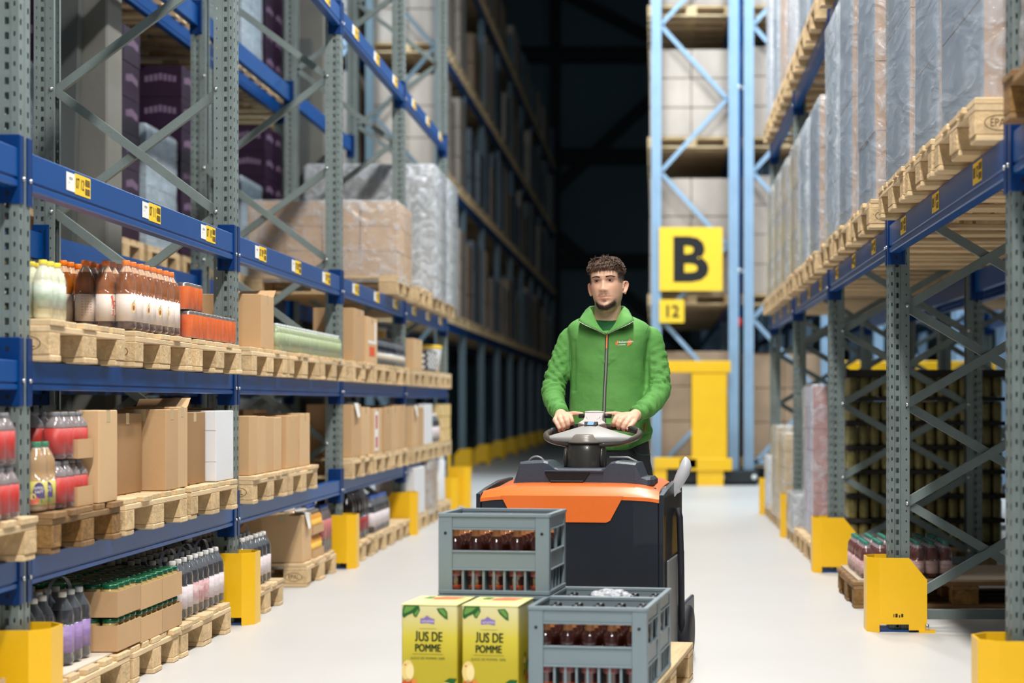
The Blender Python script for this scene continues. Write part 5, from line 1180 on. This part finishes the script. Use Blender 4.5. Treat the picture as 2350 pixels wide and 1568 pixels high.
# neck and hidden trunk, arms, legs
nc = W(1394, 740, 7.70); hc = HM @ Vector((0, .02, -.06))
m.tube([hc, hc*.5+nc*.5+Vector((0, -.003, .02)), nc+Vector((0, 0, .02)), nc+Vector((0, .01, -.06))], [.058, .0605, .064, .085], 32)
m.tube([nc+Vector((0, .01, -.02)), W(1396, 800, 7.71), W(1398, 900, 7.71), W(1400, 1040, 7.71)], [.06, .10, .095, .10], 20, sy=.75)
AR = {-1: [(1312, 778, 7.72, .060), (1289, 830, 7.71, .057), (1268, 893, 7.68, .052), (1273, 927, 7.57, .045), (1288, 951, 7.455, .037)],
      1: [(1492, 778, 7.72, .060), (1505, 830, 7.71, .059), (1513, 893, 7.68, .054), (1499, 926, 7.57, .048), (1459, 951, 7.455, .038)]}
HD = {-1: dict(kn=[(1309, 959), (1297, 959.5), (1285, 961.5), (1274, 965)], tp=[(1313, 973), (1303, 981), (1293, 986), (1283, 989)], wr=(1286, 953), th=[(1303, 953), (1318, 949.5), (1336, 950)]),
      1: dict(kn=[(1414, 960), (1427, 964), (1441, 968), (1453, 971)], tp=[(1408, 977), (1419, 983), (1431, 988), (1442, 991)], wr=(1459, 953), th=[(1427, 954), (1411, 950), (1391, 949.5)])}
for s_ in (-1, 1):
    P_ = [W(a, b, Y) for a, b, Y, r in AR[s_]]; m.tube(P_+[W(*HD[s_]['wr'], 7.43)], [.045, .043, .038, .033, .028, .027], 16)
    h = HD[s_]; wr = W(*h['wr'], 7.425)
    for i in range(4):
        k0 = W(*h['kn'][i], (7.340, 7.334, 7.336, 7.343)[i]); a = W(h['tp'][i][0], h['tp'][i][1]-6, 7.318); b = W(h['tp'][i][0]+.3, h['tp'][i][1]-1, 7.335); c = W(h['tp'][i][0]+.3, h['tp'][i][1]-3, 7.362)
        mid = k0.lerp(a, .55)+Vector((0, -.006, .002)); r = (.0108, .0112, .0108, .0098)[i]
        m.capsule(k0, mid, r+.0012, r); m.capsule(mid, a, r, r-.0006); m.capsule(a, b, r-.0006, r-.0012); m.capsule(b, c, r-.0012, r-.0022)
        m.capsule(k0, k0.lerp(wr, .6)+Vector((0, 0, .001)), r+.0028, .0185); m.capsule(k0.lerp(wr, .6), wr, .0185, .0235)
    kc = sum((W(*k, 7.345) for k in h['kn']), Vector())/4; m.sphere(kc.lerp(wr, .42)+Vector((0, 0, .0)), (.030, .034, .017), 20, 12)
    t = [W(a, b, Y) for (a, b), Y in zip(h['th'], (7.39, 7.365, 7.35))]
    m.capsule(wr+Vector((-s_*.012, -.02, 0)), t[0], .018, .0150); m.capsule(t[0], t[1], .0150, .0118); m.capsule(t[1], t[2], .0118, .0076)
for s_ in (-1, 1):
    hp = Vector((-.215+s_*.09, 7.70, .88)); m.tube([hp, Vector((-.215+s_*.10, 7.66, .52)), Vector((-.215+s_*.105, 7.70, .22))], [.07, .05, .035], 14)
body = remesh(m, .003, 2, .5)
# skin colours: lips, stubble, beard, faded sides; shade painted into eye sockets and nostrils
ca = body.color_attributes.new('tone', 'FLOAT_COLOR', 'POINT'); HI = HM.inverted()
skin = Vector(lin((224, 180, 152))); dk = Vector(lin((60, 42, 33))); lip = Vector(lin((184, 116, 98))); red = Vector(lin((216, 146, 122)))
import array
buf = array.array('f', [0.0])*(4*len(body.vertices))
for i, v in enumerate(body.vertices):
    p = HI @ v.co; c = skin.copy()
    if p.z > -.165:
        ax = abs(p.x); n_ = .8+.25*noise.noise(v.co*90)
        jaw = -.126+ .024*(ax/.045)**2
        b = min(1.15, 1.9*G(p.z-jaw, .0085))*(1 if ax < .040 else G(ax-.040, .006))*(1 if p.y < -.02 else 0)*(1-.35*G(ax, .002))
        b += .55*G(p.x, .008)*G(p.z+.096, .0045) + .34*G(ax-.012, .013)*G(p.z+.064, .0035) + .16*G(ax-.052, .022)*G(p.z+.085, .025)
        if p.y > -.064 and p.z > -.014: b += 1.1*min(1, max(0, (p.z+.014)/.03))*min(1, max(0, (p.y+.064)/.016))*(ax > .05 or p.y > .03)
        if p.z > .047: b += min(1, (p.z-.047)/.01)
        c = c.lerp(dk, min(.9, b*n_))
        l_ = G(p.x, .019)*(G(p.z+.0715, .0032)+G(p.z+.0825, .0045))*(p.y < -.06); c = c.lerp(lip, min(.6, l_))
        e_ = G(ax-.031, .017)*G(p.z-.002, .009)*(p.y < -.04); c = c.lerp(Vector(lin((140, 92, 74))), .75*e_)
        if ax > .078: c = c.lerp(red, .6)
        c = c.lerp(red, .3*G(ax-.045, .02)*G(p.z+.035, .02)*(p.y < -.03))
        if ax < .02 and p.y < -.095 and p.z < -.043: c = c.lerp(Vector(lin((150, 84, 64))), .5*G(ax-.008, .004)*G(p.z+.052, .003))
    buf[4*i:4*i+4] = array.array('f', (c.x, c.y, c.z, 1))
ca.data.foreach_set('color', buf)
SK = M('skin', (206, 152, 122), .48, sub=.12, bump=.05, bs=260)
at = SK.node_tree.nodes.new('ShaderNodeAttribute'); at.attribute_name = 'tone'; SK.node_tree.links.new(at.outputs['Color'], SK.node_tree.nodes['Principled BSDF'].inputs['Base Color'])
body.materials.append(SK); ob = put(body, 'body', PW, -PO)
# eyes
for s_ in (-1, 1):
    rows = []; c = Vector((s_*.031, -.0672, -.0012)); r = .0126; look = Vector((-.10*1, -1, .0)).normalized(); ux = look.cross(Vector((0, 0, 1))).normalized(); uz = ux.cross(look)
    angs = [.02, .20, .22, .52, .55, .8, 1.2, 1.6]
    for a in angs: rows.append([HM @ (c+look*r*math.cos(a)*(1.0)+(ux*math.cos(2*PI*j/20)+uz*math.sin(2*PI*j/20))*r*math.sin(a)) for j in range(20)])
    m = MB(); m.grid(rows, True, mis=[0, 0, 1, 1, 2, 2, 2]).poly(rows[0], 0)
    world_build(m, 'eye', [M('pupil', (8, 7, 7), .35), M('iris_brown', (44, 27, 18), .35), M('eye_white', (176, 160, 150), .4)])
    # brow: short hairs over a thin patch
    m = MB(); rb = random.Random(2+s_)
    for k in range(150):
        t = rb.random(); x = s_*(.013+.037*t); zc = .0140+.0042*math.sin(t*2.6)-.002*t; w_ = .0026*(1-.75*t); zz_ = zc+rb.uniform(-w_, w_)
        a = -math.acos(max(-1, min(1, math.copysign(abs(x/ht(zz_)[0])**(2.35/2), x)))); p = head_pt(a, zz_, .0006); q = head_pt(a, zz_, .0006)+Vector((s_*.006, -.0012, .0022-.002*t))
        m.tube([HM @ p, HM @ ((p+q)/2+Vector((0, -.0008, 0))), HM @ q], [.0005, .0005, .0002], 4)
    world_build(m, 'eyebrow', M('hair_dark', (46, 33, 27), .5))
# eyelids: shells closing over the eyeball to an almond opening
for s_ in (-1, 1):
    c = Vector((s_*.031, -.0672, -.0012)); look = Vector((-.06, -1, 0)).normalized(); ux = Vector((1, -.06, 0)).normalized()
    for up in (1, -1):
        rows = []
        for q in range(6):
            row = []
            for k in range(19):
                ph = math.radians(-72+144*k/18); u = ph/math.radians(66); ed = math.radians(17 if up > 0 else 19)*max(0, 1-u*u)**.8*up+math.radians(3)*u*s_*1.0
                th = ed+(math.radians(74)*up-ed)*(q/5)
                d = look*math.cos(ph)*math.cos(th)+ux*math.sin(ph)*math.cos(th)+Vector((0, 0, 1))*math.sin(th)
                row.append(HM @ (c+d*(.0138-.0004*(q == 0)+.0006*(q == 1))))
            rows.append(row)
        m = MB(); m.grid(rows); world_build(m, 'eyelid', M('eyelid_skin', (176, 126, 102), .5))
    m = MB(); m.tube([HM @ (c+(look*math.cos(ph)*math.cos(e)+ux*math.sin(ph)*math.cos(e)+Vector((0, 0, 1))*math.sin(e))*.0138) for ph, e in [(math.radians(-60+12*k), math.radians(17)*max(0, 1-((-60+12*k)/66)**2)**.8+math.radians(3)*(-60+12*k)/66*s_) for k in range(11)]], .0006, 5); world_build(m, 'eyelash_line', M('hair_dark', (46, 33, 27), .5))
def surf(x, z, off=.0006):
    a = -math.acos(max(-1, min(1, math.copysign(abs(x/ht(z)[0])**(2.35/2), x)))); return head_pt(a, z, off)
m = MB(); m.tube([HM @ surf(-.0235+.047*k/12, -.0762-.0012*abs(k-6)/6+.0004*math.cos(k*1.05), .0002) for k in range(13)], [.0004]+[.0010]*11+[.0004], 6); world_build(m, 'mouth_line', M('lip_shadow', (112, 58, 48), .6))
# short beard along the chin, faint moustache and faded sides: single hairs
m = MB(); rb = random.Random(8)
for k in range(1500):
    x = rb.uniform(-.046, .046); jaw = -.127+.024*(x/.045)**2; z = jaw+rb.gauss(0, .0062)
    if not -.1455 < z < -.098: continue
    p = surf(x, z, .0002); q = p+Vector((x*.03, -.0012, -.0026)); m.tube([HM @ p, HM @ q], [.00045, .0001], 3)
for k in range(90):
    x = rb.gauss(0, .016); z = -.064+rb.gauss(0, .0018)
    if abs(x) < .026: p = surf(x, z, .0002); m.tube([HM @ p, HM @ (p+Vector((x*.04, -.0008, -.003)))], [.0003, .0001], 3)
for k in range(120):
    x = rb.gauss(0, .006); z = -.096+rb.gauss(0, .003); p = surf(x, z, .0002); m.tube([HM @ p, HM @ (p+Vector((0, -.001, -.003)))], [.0004, .0001], 3)
for k in range(1500):
    a = rb.choice((-.42, PI+.42))+rb.uniform(-.22, .6)*rb.choice((1,)) if rb.random() < .5 else rb.uniform(-.3, PI+.3); z = rb.uniform(-.012, .04)
    p = head_pt(a, z, .0002)
    if p.y < -.055+rb.uniform(-.006, .006): continue
    L = .002+.004*max(0, (z+.012)/.05); q = head_pt(a, z-L*.8, .0012+L*.25); m.tube([HM @ p, HM @ q], [.0004, .0002], 3)
world_build(m, 'beard', M('hair_dark', (46, 33, 27), .5))
# hair: scalp shell with locks
HR = M('hair_brown', (96, 74, 60), .5, 0, .5, 60, spec=.3)
m = MB(); rh = random.Random(11); rows = []
for k in range(22):
    z = .030+.071*k/21; r = []
    for j in range(72):
        a = 2*PI*j/72; fr = max(0, -math.sin(a)); zz_ = max(z, .024+.026*fr**1.5)
        off = (.003+.0065*min(1, (z-.03)/.03)) if k else 0.0
        p = head_pt(a, min(zz_, .1008), off); p.z += off*(.5 if z > .07 else .2)+.004*noise.noise(p*70); p += p.normalized()*.003*noise.noise(p*110); r.append(HM @ p)
    rows.append(r)
m.grid(rows, True).poly(rows[-1])
for k in range(1900):
    a = rh.uniform(0, 2*PI); z = .034+.067*(rh.random()**.8); fr = max(0, -math.sin(a))
    z = max(z, .026+.028*fr**1.5+rh.uniform(-.003, .01))
    off = .001+.0075*min(1, max(0, (z-.03)/.035)); p = head_pt(a, min(z, .1005), off); p.z += off*(.5 if z > .07 else .2)
    n_ = Vector((p.x/.075, p.y/.095, p.z/.12+.15)).normalized(); tw = noise.noise_vector(p*26)
    dr = (Vector((-.35, -1.0, -.25))*(.9 if z > .06 else .3)+tw*1.5+Vector((0, 0, -.9 if z < .062 else .1))).normalized(); dr = (dr-n_*dr.dot(n_)*.6).normalized()
    L = rh.uniform(.010, .020)*(1 if z > .055 else .55); rr = rh.uniform(.0011, .0021)*(1 if z > .055 else .6)
    lift = .006 if z > .06 else .001
    q1 = p+n_*lift*.7+dr*L*.4; q2 = p+n_*lift+dr*L*.8+tw*.004; q3 = p+n_*lift*.4+dr*L*1.1+tw*.005
    m.tube([HM @ p, HM @ q1, HM @ q2, HM @ q3], [rr, rr*1.1, rr*.8, rr*.15], 5)
for k in range(420):
    t_ = rh.uniform(0, 2*PI); q_ = math.sqrt(rh.random()); x, y = .058*q_*math.cos(t_), .012+.075*q_*math.sin(t_); z = .1005-.030*q_**2.6+.006
    p = Vector((x, y, z)); tw = noise.noise_vector(p*26); dr = (Vector((-.5, -1, .1))+tw*1.6).normalized(); L = rh.uniform(.012, .022); r_ = rh.uniform(.0012, .002)
    m.tube([HM @ p, HM @ (p+dr*L*.4+Vector((0, 0, .004))), HM @ (p+dr*L*.8+Vector((0, 0, .005))+tw*.003), HM @ (p+dr*L*1.1+Vector((0, 0, .001))+tw*.006)], [r_, r_*1.1, r_*.8, r_*.15], 5)
world_build(m, 'hair', HR)
# ---- sweater
SW = M('green_sweater', (100, 160, 80), .78, 0, .10, 7, .28, 26, rgb2=(82, 142, 66)); SWD = M('green_rib', (86, 150, 68), .8, 0, .1, 300, .6, 320, stretch=(1, 1, .06))
m = MB(); s7 = 7.7/F
def tr(py, cx, a, b, n=40, e=2.5, dy=0):
    c = W(cx, py, 7.70); R_ = rr_ring(c.x, c.y+dy, c.z, a, b, n, e); k = .05*max(0, min(1, (py-975)/45))
    out = []
    for x, y, z in R_:
        u = (x-c.x)/a; z += k*u*u*(1 if u > 0 else .6)
        if py < 752 and y < c.y: z -= .075*G(x-c.x, .048)*((c.y-y)/b)
        out.append((x, y, z))
    return out
T_ = [(1040, 1404, .160, .105), (1032, 1404, .180, .122), (1024, 1403, .182, .126), (1010, 1402, .190, .132), (1000, 1402, .190, .132), (980, 1400, .186, .130), (930, 1397, .178, .124), (880, 1395, .173, .121), (830, 1396, .176, .126), (795, 1397, .184, .128), (772, 1398, .192, .122), (758, 1398, .194, .110), (748, 1397, .186, .098), (740, 1397, .168, .088), (733, 1396, .140, .078), (727, 1395, .112, .068), (723, 1394, .09, .060), (721, 1394, .06, .045)]
m.grid([tr(*t) for t in T_], True, cap=True)
for s_ in (-1, 1):
    A = [W(a, b, Y) for a, b, Y, r in AR[s_]]; R_ = [r for *_, r in AR[s_]]
    pts = []; rs = []
    for i in range(len(A)-1):
        for k in range(5): t = k/5; pts.append(A[i].lerp(A[i+1], t)); rs.append(R_[i]+(R_[i+1]-R_[i])*t)
    pts.append(A[-1]); rs.append(R_[-1])
    for _ in range(3): pts = [pts[0]]+[(pts[i-1]+pts[i]*2+pts[i+1])/4 for i in range(1, len(pts)-1)]+[pts[-1]]
    m.tube(pts, rs, 28); m.sphere(A[0]+Vector((-s_*.004, 0, -.004)), .061, 20, 14)
    AR[s_].append(pts)
jk = remesh(m, .0062, 7, .5)
from mathutils.kdtree import KDTree
kd = KDTree(80); KI = []
for s_ in (-1, 1):
    for i, p in enumerate(AR[s_][-1]): kd.insert(p, len(KI)); KI.append((i/(len(AR[s_][-1])-1), s_))
kd.balance()
def armt(co):
    _, i, d = kd.find(co); return (d,)+KI[i]
NEW = []
for co, n in [(v.co.copy(), v.normal.copy()) for v in jk.vertices]:
    d = .0
    px = co.x/co.y*F+VX
    onarm = abs(px-1397) > 96 or co.y < 7.575
    p = Vector((co.x*9, co.y*9, co.z*5)); d += .0035*noise.noise(p)
    if onarm:
        dd, t, s_ = armt(co)
        ph = t*34+3.0*noise.noise(co*9)+s_*(co.x*34)+co.y*16; amp = .0062*(G(t-.55, .20)+.7*G(t-.93, .09)+.25*G(t-.22, .14))
        d += amp*(abs(math.sin(ph*.9))*2-1.15)
    else:
        py = HZ-(co.z-HC)/co.y*F
        d += .0048*math.sin(co.x*40+co.z*16+3*noise.noise(co*4))*(.4+noise.noise(co*5+Vector((3, 1, 2))))
        d += .004*G(py-1012, 7)*(noise.noise(Vector((co.x*22, 0, 1)))+.4)
        d -= .004*G(abs(px-1402)-84, 3)*(780 < py < 900)
    NEW += list(co+n*d)
jk.vertices.foreach_set('co', NEW); jk.update(); jk.materials.append(SW); jo = put(jk, 'sweater', PW, -PO)
bm = bmesh.new(); bm.from_mesh(jk); BV = BVHTree.FromBMesh(bm)
def proj(px, py, off=.0012):
    d = (W(px, py, 7.0)-Vector((0, 0, HC))).normalized(); h = BV.ray_cast(Vector((0, 0, HC))+d*7.2/d.y*1.0, d)
    return (h[0]-d*off) if h[0] else W(px, py, 7.6)
def on_front(pts, name, mat, off=.0012, par=None, r=None, **k):
    m = MB()
    if r: m.tube([proj(a, b, off) for a, b in pts], r, 6)
    else: m.poly([proj(a, b, off) for a, b in pts])
    return world_build(m, name, mat, **k)
zp = [(1393, 768), (1392.5, 790), (1391.5, 820), (1390, 860), (1388, 890), (1387, 920), (1386, 950), (1387, 985), (1389, 1020)]
m = MB(); m.grid([[proj(x-4.2, y, .0012), proj(x-1.8, y, .0016), proj(x+1.8, y, .0016), proj(x+4.2, y, .0012)] for x, y in zp]); world_build(m, 'zip_tape', M('zip_tape', (44, 62, 44), .7))
m = MB(); 
m.grid([[proj(x-1.7, y, .003), proj(x, y, .0042), proj(x+1.7, y, .003)] for x, y in zp]); world_build(m, 'zip_teeth', M('zip_silver', (170, 166, 158), .35, .6))
m = MB(); a, b = proj(1393, 772, .006), proj(1391.8, 800, .006); m.bar(a, b, .0055, .003, (1, 0, 0)).sphere(a, (.005, .004, .006), 10, 6); world_build(m, 'zip_pull', M('orange_pull', (236, 124, 60), .4))
m = MB(); a, b = W(1481, 966, 7.60), W(1479.5, 988, 7.60); a = proj(1481, 972, .004); b = proj(1480, 990, .004); m.bar(a, b, .006, .003, (1, 0, 0)); world_build(m, 'pocket_pull', M('orange_pull', (0, 0, 0)))
# embroidered mark on the chest
m = MB()
def lp(a, b, off=.0016): return proj(1411+(a-1015)*.0893, 778+(b-985)*.0893, off)
m.poly([lp(*p) for p in ((1015, 1100), (1100, 1005), (1092, 1060), (1085, 1150), (1050, 1150))], 0)
m.poly([lp(*p) for p in ((1350, 1040), (1400, 985), (1450, 1040), (1450, 1110), (1330, 1180), (1340, 1100))], 0)
vs, fs, wd = glyphs('Hohenstein', .02); m.add([lp(1085+x/wd*400, 1095-y*78-x/wd*22, .0026) for x, y in vs], fs, 1)
vs, fs, wd = glyphs('LOGISTIK', .02); m.add([lp(1095+x/wd*200, 1155-y*42-x/wd*8, .0026) for x, y in vs], fs, 1)
world_build(m, 'chest_logo', [M('logo_orange', (238, 130, 60), .6), M('logo_white', (236, 236, 226), .6)], fix=False)
for q, L_ in enumerate(([(1311, 772), (1307, 790), (1306, 815), (1308, 845), (1311, 870)], [(1489, 746), (1482, 765), (1478, 790), (1477, 820), (1478, 850)])):
    on_front(L_, 'armhole_seam', M('seam_green', (58, 104, 50), .8), .0002, r=.0009)
# cuffs and hem
for s_ in (-1, 1):
    pts = AR[s_][-1]; e = pts[-1]; d = (pts[-1]-pts[-3]).normalized(); a = e-d*.028; m = MB()
    m.tube([a-d*.006, a, a+d*.02, e+d*.010, e+d*.012], [.036, .0375, .0365, .0345, .029], 26); world_build(m, 'cuff', SWD)
m = MB(); m.grid([tr(*t) for t in ((1010, 1402, .1885, .1315), (1014, 1402, .190, .134), (1027, 1403, .186, .130), (1032, 1404, .180, .124))], True); world_build(m, 'hem_band', SWD)
# collar
C0 = W(1393, 740, 7.69); C0.z = 0
def mir(L_, s_): return [Vector((C0.x+s_*x, C0.y+y, z)) for x, y, z in L_]
Fc = [(0, -.122, 1.424), (.024, -.124, 1.450), (.043, -.114, 1.480), (.057, -.094, 1.512), (.067, -.062, 1.534), (.076, -.020, 1.548), (.076, .030, 1.556), (.050, .070, 1.560), (0, .084, 1.562)]
Ec = [(.003, -.127, 1.420), (.040, -.142, 1.438), (.082, -.146, 1.456), (.124, -.128, 1.480), (.122, -.070, 1.498), (.113, -.010, 1.512), (.102, .045, 1.522), (.066, .090, 1.528), (0, .105, 1.53)]
Ic = [(0, -.110, 1.420), (.018, -.106, 1.428), (.034, -.098, 1.444), (.048, -.080, 1.462), (.058, -.050, 1.478), (.064, -.015, 1.486), (.064, .025, 1.49), (.042, .060, 1.49), (0, .072, 1.49)]
def smooth_row(L_):
    out = []
    for i in range(len(L_)-1):
        p0, p1, p2, p3 = [Vector(L_[max(0, min(len(L_)-1, i+q))]) for q in (-1, 0, 1, 2)]
        for k in range(6):
            t = k/6; out.append(.5*((2*p1)+(p2-p0)*t+(2*p0-5*p1+4*p2-p3)*t*t+(3*p1-p0-3*p2+p3)*t**3))
    out.append(Vector(L_[-1])); return out
m = MB()
for s_ in (-1, 1):
    F_, E_, I_ = [mir(smooth_row(q), s_) for q in (Fc, Ec, Ic)]; rows = [I_, [a.lerp(b, .5)+Vector((0, 0, .0)) for a, b in zip(I_, F_)], [f-Vector((0, 0, .003)) for f in F_], [f+Vector((s_*.003, -.001, .0015)) for f in F_]]
    for t in (.25, .5, .75, 1): rows.append([f.lerp(e, t)+Vector((s_*.006, -.005, .006))*math.sin(PI*t)*.9 for f, e in zip(F_, E_)])
    rows.append([e+Vector((-s_*.002, .004, -.003)) for e in E_]); rows.append([f.lerp(e, .5)+Vector((-s_*.002, .006, -.008)) for f, e in zip(F_, E_)])
    m.grid(rows)
world_build(m, 'collar', SW)
for s_ in (-1, 1):
    E_ = mir(smooth_row(Ec), s_)[:19]; m = MB(); m.tube([e+Vector((0, -.004, -.001)) for e in E_], .0016, 6); world_build(m, 'collar_zip_edge', M('zip_silver', (0, 0, 0)))
m = MB(); rows = []
for z, r, fr in ((1.500, .0655, .0), (1.499, .069, .0), (1.485, .071, .006), (1.455, .078, .018), (1.42, .09, .022), (1.38, .09, .015)):
    rows.append([(C0.x+.001+r*math.cos(a), C0.y+.012+(r+fr)*math.sin(a)*(1.0), z-(.014*max(0, -math.sin(a)) if z > 1.48 else 0)) for a in [2*PI*k/40 for k in range(40)]])
m.grid(rows, True); world_build(m, 'undershirt', M('dark_green_shirt', (22, 84, 40), .8))
# bracelet
wr = W(1463, 950, 7.44); m = MB(); d = (AR[1][-1][-1]-AR[1][-1][-3]).normalized(); u = d.cross(Vector((0, 1, 0))).normalized(); v2 = d.cross(u); c_ = AR[1][-1][-1]+d*.018
m.tube([c_+u*.0285*math.cos(a)+v2*.0285*math.sin(a) for a in [2*PI*k/24 for k in range(24)]], .0008, 5, closed=True); world_build(m, 'bracelet', M('thin_cord', (70, 50, 44), .5))
# trousers and shoes
m = MB(); m.grid([tr(*t) for t in ((1012, 1404, .164, .112), (1050, 1404, .174, .12), (1085, 1404, .182, .128), (1130, 1404, .180, .126), (1160, 1404, .15, .10))], True, cap=True)
for s_ in (-1, 1): m.tube([Vector((-.207+s_*.09, 7.70, .80)), Vector((-.207+s_*.10, 7.69, .68)), Vector((-.212+s_*.105, 7.66, .50)), Vector((-.215+s_*.108, 7.69, .30)), Vector((-.215+s_*.11, 7.70, .20))], [.092, .088, .070, .062, .06], 24, sy=1.05)
tm = remesh(m, .011, 4, .5)
NEW = []
for co, n in [(v.co.copy(), v.normal.copy()) for v in tm.vertices]: NEW += list(co+n*(.004*math.sin(co.z*95+6*noise.noise(co*6))*noise.noise(co*8)+.003*noise.noise(co*16)))
tm.vertices.foreach_set('co', NEW); tm.update()
TRM = M('black_trousers', (40, 42, 46), .8, 0, .15, 12, .3, 120); tm.materials.append(TRM); put(tm, 'trousers', PW, -PO)
bm = bmesh.new(); bm.from_mesh(tm); BV = BVHTree.FromBMesh(bm)
on_front([(1452, 1020), (1455, 1032), (1461, 1040), (1470, 1044), (1482, 1045), (1494, 1043)], 'pocket_seam', M('green_seam', (40, 104, 70), .6), .002, r=.0014)
for s_ in (-1, 1):
    m = MB(); rows = []
    for y, w_, h in ((-.19, .022, .03), (-.17, .042, .05), (-.12, .050, .065), (-.06, .048, .085), (0, .043, .11), (.05, .042, .12), (.08, .034, .10)):
        rows.append([(-.215+s_*.11+w_*math.cos(2*PI*j/20), 7.70+y, .137+max(0, h*.5+h*.5*math.sin(2*PI*j/20))) for j in range(20)])
    m.grid(rows, True, cap=True); world_build(m, 'shoe', M('black_shoe', (28, 28, 30), .5))
